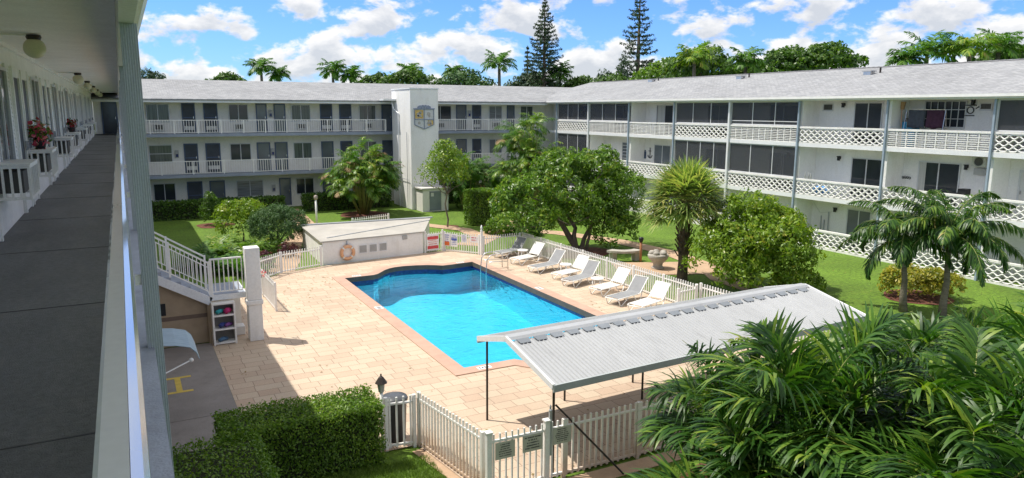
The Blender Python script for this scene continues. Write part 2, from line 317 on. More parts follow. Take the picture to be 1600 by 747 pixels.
L_TOPI = leaf_mat('juniper_sprays', [(0.0, (0.03, 0.08, 0.025)), (0.6, (0.06, 0.135, 0.035)), (1.0, (0.12, 0.2, 0.05))], 0.6, 0.15)
L_YEL = leaf_mat('croton_leaves', [(0.0, (0.1, 0.15, 0.02)), (0.5, (0.3, 0.29, 0.03)), (1.0, (0.5, 0.4, 0.06))], 0.45)
L_RED = leaf_mat('ti_plant_leaves', [(0.0, (0.05, 0.02, 0.03)), (0.6, (0.1, 0.03, 0.045)), (1.0, (0.16, 0.06, 0.06))], 0.45)
L_GRASS = leaf_mat('grass_blades', [(0.0, (0.07, 0.13, 0.015)), (0.6, (0.13, 0.21, 0.03)), (1.0, (0.21, 0.26, 0.06))], 0.6, 0.3)
L_DEAD = leaf_mat('dry_fronds', [(0.0, (0.2, 0.13, 0.06)), (1.0, (0.42, 0.3, 0.15))], 0.7, 0.2)

# ------------------------------------------------------------------ object helpers
WL = {}
def tag(o, label=None, cat=None, group=None, kind=None):
    if label: o['label'] = label
    if cat: o['category'] = cat
    if group: o['group'] = group
    if kind: o['kind'] = kind
    return o
def thing(name, label, cat, loc=(0, 0, 0), group=None):
    o = bpy.data.objects.new(name, None); col.objects.link(o); o.location = loc
    o.empty_display_size = 0.2
    WL[o.name] = np.array(loc, float)
    return tag(o, label, cat, group)
def link_mesh(name, me, parent, wloc=None):
    o = bpy.data.objects.new(name, me); col.objects.link(o)
    if parent is not None:
        o.parent = parent; WL[o.name] = WL[parent.name]
    else:
        WL[o.name] = np.array(wloc if wloc is not None else (0, 0, 0), float); o.location = WL[o.name]
    return o
class MB:
    def __init__(s): s.v = []; s.f = []; s.m = []; s.mi = 0
    def face(s, pts):
        b = len(s.v); s.v.extend([tuple(map(float, p)) for p in pts]); s.f.append(tuple(range(b, b + len(pts)))); s.m.append(s.mi)
    def hexa(s, p):
        b = len(s.v); s.v.extend([tuple(map(float, q)) for q in p])
        for q in ((0, 3, 2, 1), (4, 5, 6, 7), (0, 1, 5, 4), (1, 2, 6, 5), (2, 3, 7, 6), (3, 0, 4, 7)):
            s.f.append(tuple(b + i for i in q)); s.m.append(s.mi)
        return s
    def box(s, x0, x1, y0, y1, z0, z1):
        return s.hexa([(x0, y0, z0), (x1, y0, z0), (x1, y1, z0), (x0, y1, z0), (x0, y0, z1), (x1, y0, z1), (x1, y1, z1), (x0, y1, z1)])
    def fbox(s, F, u0, u1, v0, v1, o0, o1):
        return s.hexa([F(u0, v0, o0), F(u1, v0, o0), F(u1, v0, o1), F(u0, v0, o1), F(u0, v1, o0), F(u1, v1, o0), F(u1, v1, o1), F(u0, v1, o1)])
    def bar(s, p, q, w, h=None, upv=(0, 0, 1)):
        p = np.array(p, float); q = np.array(q, float); d = q - p; L = np.linalg.norm(d)
        if L < 1e-9: return s
        d /= L; h = w if h is None else h
        u_ = np.array(upv, float)
        if abs(d @ u_) > 0.98: u_ = np.array((0, 1.0, 0)) if abs(d[1]) < .9 else np.array((1.0, 0, 0))
        a = np.cross(d, u_); a /= np.linalg.norm(a); b = np.cross(a, d)
        a = a * w / 2; b = b * h / 2
        return s.hexa([p - a - b, p + a - b, p + a + b, p - a + b, q - a - b, q + a - b, q + a + b, q - a + b])
    def tube(s, pts, radii, n=8, caps=True):
        pts = [np.array(p, float) for p in pts]
        if isinstance(radii, (int, float)): radii = [radii] * len(pts)
        rings = []; prev = None
        for i, p in enumerate(pts):
            d = pts[min(i + 1, len(pts) - 1)] - pts[max(i - 1, 0)]; d = d / (np.linalg.norm(d) + 1e-12)
            if prev is None:
                a = np.cross(d, (0, 0, 1.0))
                if np.linalg.norm(a) < 1e-3: a = np.array((1.0, 0, 0))
            else: a = prev - d * (prev @ d)
            a /= np.linalg.norm(a); prev = a; b = np.cross(d, a)
            base = len(s.v); rings.append(base)
            for k in range(n):
                t = 2 * math.pi * k / n
                s.v.append(tuple(p + radii[i] * (math.cos(t) * a + math.sin(t) * b)))
        for i in range(len(rings) - 1):
            for k in range(n):
                s.f.append((rings[i] + k, rings[i] + (k + 1) % n, rings[i + 1] + (k + 1) % n, rings[i + 1] + k)); s.m.append(s.mi)
        if caps:
            s.f.append(tuple(rings[0] + k for k in reversed(range(n)))); s.m.append(s.mi)
            s.f.append(tuple(rings[-1] + k for k in range(n))); s.m.append(s.mi)
        return s
    def lathe(s, prof, c, n=16):
        rings = []
        for r_, z in prof:
            rings.append(len(s.v))
            for k in range(n):
                t = 2 * math.pi * k / n; s.v.append((c[0] + r_ * math.cos(t), c[1] + r_ * math.sin(t), c[2] + z))
        for i in range(len(rings) - 1):
            for k in range(n):
                s.f.append((rings[i] + k, rings[i] + (k + 1) % n, rings[i + 1] + (k + 1) % n, rings[i + 1] + k)); s.m.append(s.mi)
        s.f.append(tuple(rings[0] + k for k in reversed(range(n)))); s.m.append(s.mi)
        s.f.append(tuple(rings[-1] + k for k in range(n))); s.m.append(s.mi)
        return s
    def prism(s, poly, F, o0, o1):
        a = [F(u, v, o0) for u, v in poly]; b = [F(u, v, o1) for u, v in poly]
        base = len(s.v); n = len(poly); s.v.extend([tuple(map(float, q)) for q in a + b])
        s.f.append(tuple(base + i for i in reversed(range(n)))); s.m.append(s.mi)
        s.f.append(tuple(base + n + i for i in range(n))); s.m.append(s.mi)
        for i in range(n):
            j = (i + 1) % n; s.f.append((base + i, base + j, base + n + j, base + n + i)); s.m.append(s.mi)
        return s
    def sphere(s, c, r_, n=12, m=8, sq=(1, 1, 1)):
        b = len(s.v)
        s.v.append((c[0], c[1], c[2] - r_ * sq[2]))
        for i in range(1, m):
            ph = -math.pi / 2 + math.pi * i / m
            for k in range(n):
                t = 2 * math.pi * k / n
                s.v.append((c[0] + r_ * sq[0] * math.cos(ph) * math.cos(t), c[1] + r_ * sq[1] * math.cos(ph) * math.sin(t), c[2] + r_ * sq[2] * math.sin(ph)))
        s.v.append((c[0], c[1], c[2] + r_ * sq[2]))
        for k in range(n): s.f.append((b, b + 1 + (k + 1) % n, b + 1 + k)); s.m.append(s.mi)
        for i in range(m - 2):
            for k in range(n):
                s.f.append((b + 1 + i * n + k, b + 1 + i * n + (k + 1) % n, b + 1 + (i + 1) * n + (k + 1) % n, b + 1 + (i + 1) * n + k)); s.m.append(s.mi)
        t0 = b + 1 + (m - 1) * n
        for k in range(n): s.f.append((b + 1 + (m - 2) * n + k, b + 1 + (m - 2) * n + (k + 1) % n, t0)); s.m.append(s.mi)
        return s
    def mesh(s, name, mats, off=(0, 0, 0), smooth=False):
        me = bpy.data.meshes.new(name)
        v = np.array(s.v, float).reshape(-1, 3) - np.array(off, float)
        me.from_pydata(v.tolist(), [], s.f)
        if not isinstance(mats, (list, tuple)): mats = [mats]
        for m_ in mats: me.materials.append(m_)
        if len(mats) > 1: me.polygons.foreach_set('material_index', s.m)
        if smooth: me.polygons.foreach_set('use_smooth', [True] * len(s.f))
        me.update()
        return me
    def build(s, name, mats, parent=None, smooth=False, wloc=None, bevel=0.0):
        off = WL[parent.name] if parent is not None else np.array(wloc if wloc is not None else (0, 0, 0), float)
        o = link_mesh(name, s.mesh(name, mats, off, smooth), parent, wloc)
        if bevel:
            bv = o.modifiers.new('bevel', 'BEVEL'); bv.width = bevel; bv.segments = 2; bv.limit_method = 'ANGLE'
        return o
def arr_mesh(name, V, F, mats, mi=None, smooth=False):
    V = np.asarray(V, np.float32); F = np.asarray(F, np.int32); k = F.shape[1]
    me = bpy.data.meshes.new(name)
    me.vertices.add(len(V)); me.vertices.foreach_set('co', V.ravel())
    me.loops.add(F.size); me.loops.foreach_set('vertex_index', F.ravel())
    me.polygons.add(len(F)); me.polygons.foreach_set('loop_start', np.arange(0, F.size, k, dtype=np.int32)); me.polygons.foreach_set('loop_total', np.full(len(F), k, np.int32))
    if not isinstance(mats, (list, tuple)): mats = [mats]
    for m_ in mats: me.materials.append(m_)
    if mi is not None: me.polygons.foreach_set('material_index', np.asarray(mi, np.int32))
    if smooth: me.polygons.foreach_set('use_smooth', np.ones(len(F), bool))
    me.update(calc_edges=True); me.validate()
    return me
def arr_obj(name, VF, mats, parent=None, wloc=None, mi=None, smooth=False):
    V, F = VF
    off = WL[parent.name] if parent is not None else np.array(wloc if wloc is not None else (0, 0, 0), float)
    return link_mesh(name, arr_mesh(name, np.asarray(V) - off, F, mats, mi, smooth), parent, wloc)
def copy_tree(o, loc, rotz, label=None, group=None, scale=None):
    r_ = o.copy(); col.objects.link(r_); r_.location = loc; r_.rotation_euler = (0, 0, rotz)
    if scale: r_.scale = (scale,) * 3
    if label: r_['label'] = label
    if group: r_['group'] = group
    for ch in list(o.children):
        c = ch.copy(); col.objects.link(c); c.parent = r_
        for g in list(ch.children):
            d = g.copy(); col.objects.link(d); d.parent = c
    return r_
def fill(outer, holes, z, name, m, kind='structure'):
    polys = [[Vector((*p, z)) for p in outer]] + [[Vector((*p, z)) for p in h] for h in holes]
    tris = tessellate_polygon(polys); pts = [tuple(p) for pl in polys for p in pl]
    me = bpy.data.meshes.new(name); me.from_pydata(pts, [], [tuple(t) for t in tris]); me.materials.append(m); me.update()
    if me.polygons and me.polygons[0].normal.z < 0: me.flip_normals()
    o = bpy.data.objects.new(name, me); col.objects.link(o); o['kind'] = kind
    WL[o.name] = np.zeros(3)
    return o

# ================================================================== FOLIAGE HELPERS
def unit(v): return v / (np.linalg.norm(v, axis=-1, keepdims=True) + 1e-9)
def leaf_cards(P, N, size, aspect=0.4, droop=0.35, jitter=0.6):
    n = len(P); N = unit(N + rng.normal(size=(n, 3)) * jitter)
    A = unit(np.cross(N, rng.normal(size=(n, 3)))); A = unit(A + np.array((0, 0, -droop)))
    B = unit(np.cross(N, A)); S = size * rng.uniform(.65, 1.25, (n, 1))
    Nn = np.cross(A, B)
    c = P
    v0 = c - A * S * .5; v2 = c + A * S * .5; v1 = c + B * S * aspect * .5 + Nn * S * .08; v3 = c - B * S * aspect * .5 + Nn * S * .08
    V = np.stack((v0, v1, v2, v3), 1).reshape(-1, 3)
    F = np.arange(4 * n).reshape(n, 4)
    return V, F
def crown_points(lobes, n_clusters, per, cr, inner=0.25, flat=1.0):
    """leaf clusters spread through and over several ellipsoid lobes"""
    P, N = [], []
    vol = np.array([l[1][0] * l[1][1] + l[1][0] * l[1][2] for l in lobes]); vol = vol / vol.sum()
    for (c, rad), w in zip(lobes, vol):
        m = max(3, int(n_clusters * w))
        d = unit(rng.normal(size=(m, 3))); d[:, 2] = np.where(d[:, 2] < -.55, -d[:, 2], d[:, 2])
        rr = np.where(rng.random((m, 1)) < inner, rng.uniform(.35, .8, (m, 1)), rng.uniform(.82, 1.08, (m, 1)))
        C = np.array(c) + d * np.array(rad) * rr
        k = rng.integers(max(2, per // 2), int(per * 1.5) + 1, m)
        idx = np.repeat(np.arange(m), k)
        dd = unit(rng.normal(size=(len(idx), 3)) + d[idx] * .7 + np.array((0, 0, .35)))
        size = cr * rng.uniform(.6, 1.3, (m, 1))[idx]
        P.append(C[idx] + dd * size * rng.uniform(.5, 1.0, (len(idx), 1)) * np.array((1, 1, flat))); N.append(unit(dd * .6 + d[idx] * .5 + np.array((0, 0, .3))))
    return np.concatenate(P), np.concatenate(N)
def limb(mb, p, q, r0, r1, wob=.08, n=5):
    p = np.array(p, float); q = np.array(q, float); L = np.linalg.norm(q - p)
    pts = [p + (q - p) * t + (rng.normal(size=3) * wob * L * math.sin(math.pi * t)) for t in np.linspace(0, 1, n)]
    mb.tube(pts, list(np.linspace(r0, r1, n)), 8, False)
    return pts
def rough_lobes(lobes, k=4, f=.38):
    out = list(lobes)
    for c, r_ in lobes:
        for _ in range(k):
            d = unit(rng.normal(size=3)); d[2] = abs(d[2]) * .9 - .1
            q = rng.uniform(.6, 1.2) * f; out.append((tuple(np.array(c) + d * np.array(r_) * .95), tuple(np.array(r_) * q)))
    return out
def tree(name, label, base, trunk_pts, lobes, clusters, per, cr, leaf, mat_, r0=.12, aspect=.4, cat='tree', group=None, limbs=5, inner=.25, droop=.35, bark=BARK, part='crown', flat=1.0):
    t = thing(name, label, cat, base, group)
    if trunk_pts:
        mb = MB(); allp = []
        for tp in trunk_pts:
            pts = limb(mb, np.array(tp[0]), np.array(tp[1]), tp[2] if len(tp) > 2 else r0, (tp[2] if len(tp) > 2 else r0) * .6, .05)
            allp.append((pts[-1], (tp[2] if len(tp) > 2 else r0) * .55))
        for i in range(limbs):
            p, r_ = allp[i % len(allp)]; c, rad = lobes[i % len(lobes)]
            d = unit(rng.normal(size=3)) * np.array(rad) * .75; limb(mb, p, np.array(c) + d, r_ * .8, .015, .08)
        mb.build('trunk', bark, t, True)
    P, N = crown_points(lobes, clusters, per, cr, inner, flat)
    P[:, 2] = np.maximum(P[:, 2], base[2] + .04)
    arr_obj(part, leaf_cards(P, N, leaf, aspect, droop), mat_, t)
    return t
def hedge(name, label, x0, x1, y0, y1, h, n, leaf, mat_, group=None, cat='hedge', wob=.06, core=True, round_=0.1):
    t = thing(name, label, cat, ((x0 + x1) / 2, (y0 + y1) / 2, 0), group)
    if core:
        q = .14; MB().box(x0 + q, x1 - q, y0 + q, y1 - q, 0, h - q).build('branches', mat('hedge_twigs_' + name, (0.03, .035, .015), .9), t)
    dx, dy = x1 - x0, y1 - y0; areas = np.array([dx * dy, dx * h, dx * h, dy * h, dy * h]); areas /= areas.sum()
    P, N = [], []
    for f, a in enumerate(areas):
        m = int(n * a); u = rng.random(m); v = rng.random(m); dpt = rng.uniform(-.16, .03, m) + wob * np.sin(u * dx * 3.1 + v * 5) * .5 + rng.normal(size=m) * .02
        if f == 0: p = np.stack((x0 + u * dx, y0 + v * dy, h + dpt), 1); nn = (0, 0, 1)
        elif f == 1: p = np.stack((x0 + u * dx, y0 - dpt, v * h), 1); nn = (0, -1, .4)
        elif f == 2: p = np.stack((x0 + u * dx, y1 + dpt, v * h), 1); nn = (0, 1, .4)
        elif f == 3: p = np.stack((x0 - dpt, y0 + u * dy, v * h), 1); nn = (-1, 0, .4)
        else: p = np.stack((x1 + dpt, y0 + u * dy, v * h), 1); nn = (1, 0, .4)
        P.append(p); N.append(np.tile(nn, (m, 1)))
    P = np.concatenate(P); N = np.concatenate(N).astype(float)
    arr_obj('leaves', leaf_cards(P, N, leaf, .5, .1, .8), mat_, t)
    return t

class Strips:
    """collects tapered ribbons (leaflets)"""
    def __init__(s): s.V = []; s.Q = []; s.n = 0
    def ribbon(s, p, d, side, length, width, droop, segs=3, twist=0.0, fold=0.0):
        prof = (0.55, 1.0, .85, .12) if segs == 3 else ((0.6, 1.0, .1) if segs == 2 else (.5, .9, 1.0, .8, .08))
        pos = np.array(p, float); d = np.array(d, float); step = length / segs; nrm = np.cross(d, side)
        base = s.n
        for i in range(segs + 1):
            w = side * width * prof[i] * .5
            s.V.append(pos - w); s.V.append(pos + w); s.n += 2
            d = d + np.array((0, 0, -droop / segs)); d = d / np.linalg.norm(d)
            pos = pos + d * step
        for i in range(segs):
            b = base + 2 * i; s.Q.append((b, b + 1, b + 3, b + 2))
    def get(s): return np.array(s.V), np.array(s.Q)
def frond(st, rachis, base, az, el, length, droop, nl, ll, lw, vdroop=.6, upang=.35, petiole=.15, segs=3, rr=.018, jit=.12, lean=.55):
    """arching pinnate leaf: rachis tube into MB rachis, leaflets into Strips st"""
    n = 12; pos = np.array(base, float); pts = [pos.copy()]; dirs = []
    e = el
    for i in range(n):
        d = np.array((math.cos(az) * math.cos(e), math.sin(az) * math.cos(e), math.sin(e))); dirs.append(d)
        pos = pos + d * length / n; pts.append(pos.copy()); e -= droop / n * (0.6 + .8 * i / n)
    dirs.append(dirs[-1])
    rachis.tube(pts, [rr * (1 - .8 * i / n) for i in range(n + 1)], 5, False)
    hz = np.array((-math.sin(az), math.cos(az), 0.0))
    for k in range(nl):
        t = petiole + (1 - petiole) * (k + .5) / nl; f = t * n; i = min(int(f), n - 1); p = pts[i] + (pts[i + 1] - pts[i]) * (f - i); d = dirs[i]
        upn = np.cross(d, -hz); 
        if upn[2] < 0: upn = -upn
        prof = math.sin(math.pi * min(1, (.18 + t * .9))) ** .6 if t > .5 else min(1, .55 + t)
        for sg in (-1, 1):
            dd = hz * sg * (1 - lean * t * .6) + d * (lean + .5 * t) + upn * upang + rng.normal(size=3) * jit
            dd = dd / np.linalg.norm(dd)
            side = np.cross(dd, upn); side = side / (np.linalg.norm(side) + 1e-9)
            st.ribbon(p, dd, side, ll * prof * rng.uniform(.85, 1.1), lw, vdroop * rng.uniform(.6, 1.5), segs)
def palm_crown(parent, crowns, mat_, rmat=STEMG, name='fronds', stalks=True):
    st = Strips(); rc = MB()
    for c in crowns: frond(st, rc, **c)
    o = arr_obj(name, st.get(), mat_, parent)
    if stalks: rc.build('leaf_stalks', rmat, parent, True)
    return o

# ================================================================== GROUND, PATIO, POOL
def arc(cx, cy, r_, a0, a1, n):
    return [(cx + r_ * math.cos(R(a0 + (a1 - a0) * i / n)), cy + r_ * math.sin(R(a0 + (a1 - a0) * i / n))) for i in range(n + 1)]
PX0, PX1, PY0, PY1 = 7.75, 13.85, 17.35, 29.4
POOL = [(7.75, 17.35), (9.3, 17.35), (9.75, 16.75), (10.3, 16.45), (11.0, 16.35), (11.7, 16.45), (12.2, 16.75), (12.6, 17.35), (13.85, 17.35), (13.85, 30.0), (12.75, 29.87), (12.32, 29.85), (12.1, 30.05), (11.75, 30.27), (11.25, 30.45), (10.7, 30.54), (10.3, 30.5), (10.0, 30.37), (9.7, 30.12), (9.45, 29.82), (9.22, 29.55), (8.98, 29.42), (7.75, 29.4)]
def pool_outline(e):
    out = []; n = len(POOL)
    for k in range(n):
        a, b, c = (np.array(POOL[(k + d) % n]) for d in (-1, 0, 1))
        d0 = (b - a) / np.linalg.norm(b - a); d1 = (c - b) / np.linalg.norm(c - b)
        n0 = np.array((d0[1], -d0[0])); n1 = np.array((d1[1], -d1[0])); m = n0 + n1; m /= np.linalg.norm(m)
        out.append(tuple(b + m * e / max(.5, m @ n0)))
    return out
HOLE = pool_outline(0.10)
ground = fill([(-400, -400), (400, -400), (400, 400), (-400, 400)], [HOLE], 0.0, 'lawn', LAWN)
patio_outer = [(1.92, 13.75), (5.0, 13.6), (5.35, 11.15), (17.6, 11.0), (17.35, 31.3), (15.0, 31.45), (14.2, 33.3), (7.4, 32.3), (5.6, 31.7), (4.2, 30.2), (4.2, 29.6), (3.0, 29.4), (3.0, 24.41), (1.92, 24.41)]
patio = fill(patio_outer, [pool_outline(0.11)], 0.03, 'patio', PAVER)
slab_pad = MB().box(-1.45, 1.915, 17.2, 22.9, -0.05, 0.034).build('concrete_pad', CONC); tag(slab_pad, kind='structure')
s2 = MB().box(-1.45, 1.915, 13.2, 17.19, -0.05, 0.03).build('concrete_pad', CONC); tag(s2, kind='structure')
ym = MB()
ym.box(0.42, 1.12, 20.08, 20.2, 0.0345, 0.039); ym.box(0.42, 1.1, 19.0, 19.12, 0.0345, 0.039); ym.box(0.72, 0.86, 19.121, 20.079, 0.0345, 0.039)
tag(ym.build('painted_marking', YELLOW), kind='structure')

pool = thing('swimming_pool', 'large blue swimming pool with pink coping and curved end bays', 'swimming pool', (10.9, 23.3, 0))
def ring(inner, outer, z):
    mb = MB(); n = len(inner)
    for i in range(n):
        j = (i + 1) % n; mb.face([(*outer[i], z), (*outer[j], z), (*inner[j], z), (*inner[i], z)])
    return mb
def wallring(poly, z0, z1, mb=None):
    mb = mb or MB(); n = len(poly)
    for i in range(n):
        j = (i + 1) % n; mb.face([(*poly[i], z0), (*poly[j], z0), (*poly[j], z1), (*poly[i], z1)])
    return mb
p0, p45 = pool_outline(0.0), pool_outline(0.44)
cop = ring(p0, p45, 0.055); wallring(p45, 0.02, 0.055, cop)
cop.build('coping', COPING, pool)
wallring(p0, -0.15, 0.0548).build('coping_edge', COPSHADE, pool)
wallring(pool_outline(0.012), -0.36, -0.15).build('tile_band', NAVYTILE, pool)
bas = MB(); pb = pool_outline(0.02)
nb_ = len(pb)
def depth(y): return -1.25 - 0.75 * min(1, max(0, (PY1 - 3 - y) / 8.0))
for i in range(nb_):
    j = (i + 1) % nb_; bas.face([(*pb[i], depth(pb[i][1])), (*pb[j], depth(pb[j][1])), (*pb[j], -0.3), (*pb[i], -0.3)])
ys = np.linspace(PY0 - 1.3, PY1 + 1.4, 24)
for a, b in zip(ys[:-1], ys[1:]): bas.face([(PX0 - .1, a, depth(a)), (PX1 + .1, a, depth(a)), (PX1 + .1, b, depth(b)), (PX0 - .1, b, depth(b))])
bas.build('basin', BASIN, pool)
MB().lathe([(.18, 0), (.17, .02), (.1, .03)], (10.8, 21.5, depth(21.5)), 16).build('floor_drain', DRAIN, pool)
wt = MB(); wtp = pool_outline(0.008)
tr = tessellate_polygon([[Vector((*p, 0)) for p in wtp]])
base = len(wt.v); nW = len(wtp)
wt.v += [(*p, -0.26) for p in wtp] + [(*p, -2.6) for p in wtp]
for t in tr:
    a = [Vector((*wtp[i], 0)) for i in t]
    if (a[1] - a[0]).cross(a[2] - a[0]).z < 0: t = (t[0], t[2], t[1])
    wt.f.append(tuple(t)); wt.m.append(0); wt.f.append(tuple(nW + i for i in reversed(t))); wt.m.append(0)
for i in range(nW):
    j = (i + 1) % nW; wt.f.append((nW + i, nW + j, j, i)); wt.m.append(0)
wt.build('water', WATER, pool)
for (x, y, w, h) in ((7.58, 24.3, .26, .36), (8.25, 17.12, .4, .2), (14.07, 24.2, .22, .4), (8.3, 29.6, .36, .2), (13.3, 30.12, .36, .2)):
    mk = MB(); mk.box(x - w / 2, x + w / 2, y - h / 2, y + h / 2, 0.0555, 0.060); mk.mi = 1
    long_y = h > w
    for k in range(4):
        if long_y: mk.box(x - w * .25, x + w * .25, y - h * .38 + k * h * .2, y - h * .38 + k * h * .2 + h * .1, 0.0602, 0.063)
        else: mk.box(x - w * .38 + k * w * .2, x - w * .38 + k * w * .2 + w * .1, y - h * .25, y + h * .25, 0.0602, 0.063)
    mk.build('depth_marker', [SIGNW, INK], pool)
lad = thing('pool_handrail', 'bent stainless steel handrail pair at the far corner of the pool', 'handrail', (13.9, 28.2, 0.03))
for dy in (0, 0.55):
    y = 27.9 + dy
    MB().tube([(13.55, y, -0.9), (13.55, y, 0.1), (13.6, y, 0.55), (13.75, y, 0.72), (14.0, y, 0.78), (14.45, y, 0.72), (14.6, y, 0.6), (14.62, y, 0.03)], 0.022, 8).build('rail', STEEL, lad, True)
    MB().tube([(13.7, y, 0.45), (14.62, y, 0.4)], 0.014, 6).build('brace', STEEL, lad, True)

# paths
def path(name, pts, w):
    mb = MB(); P = [np.array(p, float) for p in pts]
    Ls, Rs = [], []
    for i, p in enumerate(P):
        d = P[min(i + 1, len(P) - 1)] - P[max(i - 1, 0)]; d /= np.linalg.norm(d); nrm = np.array((-d[1], d[0]))
        Ls.append(p + nrm * w / 2); Rs.append(p - nrm * w / 2)
    for i in range(len(P) - 1): mb.face([(*Rs[i], 0.018), (*Rs[i + 1], 0.018), (*Ls[i + 1], 0.018), (*Ls[i], 0.018)])
    return tag(mb.build(name, PATH), kind='structure')
path('garden_path', [(15.5, 34.0), (17, 35.5), (19.5, 38.0), (21.2, 39.5), (24, 41.5), (28, 43.5)], 1.5)
p2 = path('garden_path', [(20.0, 37.6), (21.8, 35.2), (23.2, 31.5), (23.6, 27.5), (22.9, 24.2), (21.8, 22.2), (21.6, 20.0), (22.0, 17.5)], 1.15); p2.location.z = 0.004
p3 = path('garden_path', [(19.0, 25.9), (20.5, 25.2), (22.4, 24.4)], 2.6); p3.location.z = 0.008
p4 = path('garden_path', [(5.6, 31.8), (6.4, 34.2), (7.4, 38.6), (8.8, 42.0), (9.6, 45.2), (9.9, 49), (10.1, 52.4)], 1.1)
p5 = path('garden_path', [(9.3, 45.0), (12.6, 43.6), (15.4, 42.6), (17.4, 38.8), (17.2, 35.6)], 1.0); p5.location.z = 0.004
for k, (x, y, r_) in enumerate(((16.9, 40.1, .75), (4.6, 47, 1.1), (19.6, 30.0, 1.6), (14.0, 47.7, 1.6), (19.3, 40.4, .9), (26.3, 16.6, 1.2), (10.5, 6.0, 4.4))):  # largest bed added under the near palms to darken gaps between fronds
    tag(fill([(x + r_ * math.cos(t) * (1 + .12 * math.sin(3 * t + k)), y + r_ * math.sin(t)) for t in np.linspace(0, 2 * math.pi, 20)[:-1]], [], 0.012, 'mulch_bed', MULCH), kind='structure')
fill([(5.04, 13.45), (5.4, 10.9), (5.2, 10.85), (4.8, 13.4)], [], 0.015, 'edging', PATH)
fill([(5.45, 11.0), (17.4, 10.9), (17.4, 10.6), (5.45, 10.55)], [], 0.015, 'edging', PATH)

# ================================================================== BUILDINGS
D3, D2 = 5.34, 2.66
FY = 54.0           # far wing wall
RX = 32.55          # right wing wall
Ffar = lambda u, v, o: (u, FY - o, v)
Frt = lambda u, v, o: (RX - o, u, v)
Flf = lambda u, v, o: (-1.45 + o, u, v)

def picket_rail(F, u0, u1, v0, top, o, posts, pitch=0.155, mat_=RAILW, pk=0.03, cap=True):
    mb = MB()
    mb.fbox(F, u0, u1, top - 0.045, top, o - .03, o + .03)
    mb.fbox(F, u0, u1, v0 + 0.07, v0 + 0.10, o - .018, o + .018)
    n = int((u1 - u0) / pitch)
    for i in range(n + 1):
        u = u0 + (u1 - u0) * i / n
        mb.fbox(F, u - pk / 2, u + pk / 2, v0 + .101, top - .046, o - pk / 2, o + pk / 2)
    for u in posts: mb.fbox(F, u - .03, u + .03, v0 + .002, top - .047, o - .032, o + .032)
    return mb
def window(F, u0, u1, v0, v1, parent, glass=GLASS, mull=1, frame=FRAME, horizontal=False, grid=None):
    fr = MB(); t = 0.05
    fr.fbox(F, u0, u1, v0 - .02, v0 + t, 0.002, 0.06); fr.fbox(F, u0, u1, v1 - t, v1, 0.002, 0.05)
    fr.fbox(F, u0, u0 + t, v0 + t + .001, v1 - t - .001, 0.002, 0.05); fr.fbox(F, u1 - t, u1, v0 + t + .001, v1 - t - .001, 0.002, 0.05)
    for k in range(1, mull + 1):
        if horizontal:
            c = v0 + (v1 - v0) * k / (mull + 1); fr.fbox(F, u0 + t, u1 - t, c - .02, c + .02, 0.022, 0.046)
        else:
            c = u0 + (u1 - u0) * k / (mull + 1); fr.fbox(F, c - .025, c + .025, v0 + t, v1 - t, 0.022, 0.046)
    if grid:
        nu, nv = grid
        for k in range(1, nu): c = u0 + (u1 - u0) * k / nu; fr.fbox(F, c - .015, c + .015, v0 + t, v1 - t, 0.06, 0.08)
        for k in range(1, nv): c = v0 + (v1 - v0) * k / nv; fr.fbox(F, u0, u1, c - .015, c + .015, 0.081, 0.1)
    o = fr.build('window', frame, parent)
    MB().fbox(F, u0 + .03, u1 - .03, v0 + .03, v1 - .03, 0.004, 0.02).build('pane', glass, o)
    return o
def door(F, u0, u1, v0, v1, parent, leaf=DOORD, frame=DOORB, kick=True):
    fr = MB(); t = 0.07
    fr.fbox(F, u0, u0 + t, v0, v1, 0.002, 0.06); fr.fbox(F, u1 - t, u1, v0, v1, 0.002, 0.06); fr.fbox(F, u0 + t + .001, u1 - t - .001, v1 - t, v1, 0.002, 0.06)
    if kick: fr.fbox(F, u0 + t, u1 - t, v0 + 0.98, v0 + 1.05, 0.032, 0.05)
    o = fr.build('door', frame, parent)
    MB().fbox(F, u0 + .05, u1 - .05, v0 + .01, v1 - .05, 0.003, 0.03).build('screen_panel', leaf, o)
    if kick: MB().fbox(F, u0 + t + .05, u1 - t - .05, v0 + .2, v0 + .45, 0.031, 0.04).build('kick_plate', DOORW, o)
    MB().fbox(F, u1 - t - .08, u1 - t - .04, v0 + .95, v0 + 1.1, 0.051, 0.09).build('handle', STEEL, o)
    return o
def lamp_part(F, u, v, parent):
    mb = MB(); mb.fbox(F, u - .05, u + .05, v - .02, v + .1, 0.002, 0.05); mb.fbox(F, u - .07, u + .07, v + .09, v + .13, 0.051, 0.2); mb.fbox(F, u - .05, u + .05, v - .1, v + .089, 0.07, 0.18)
    return mb.build('wall_lamp', BLACK, parent)
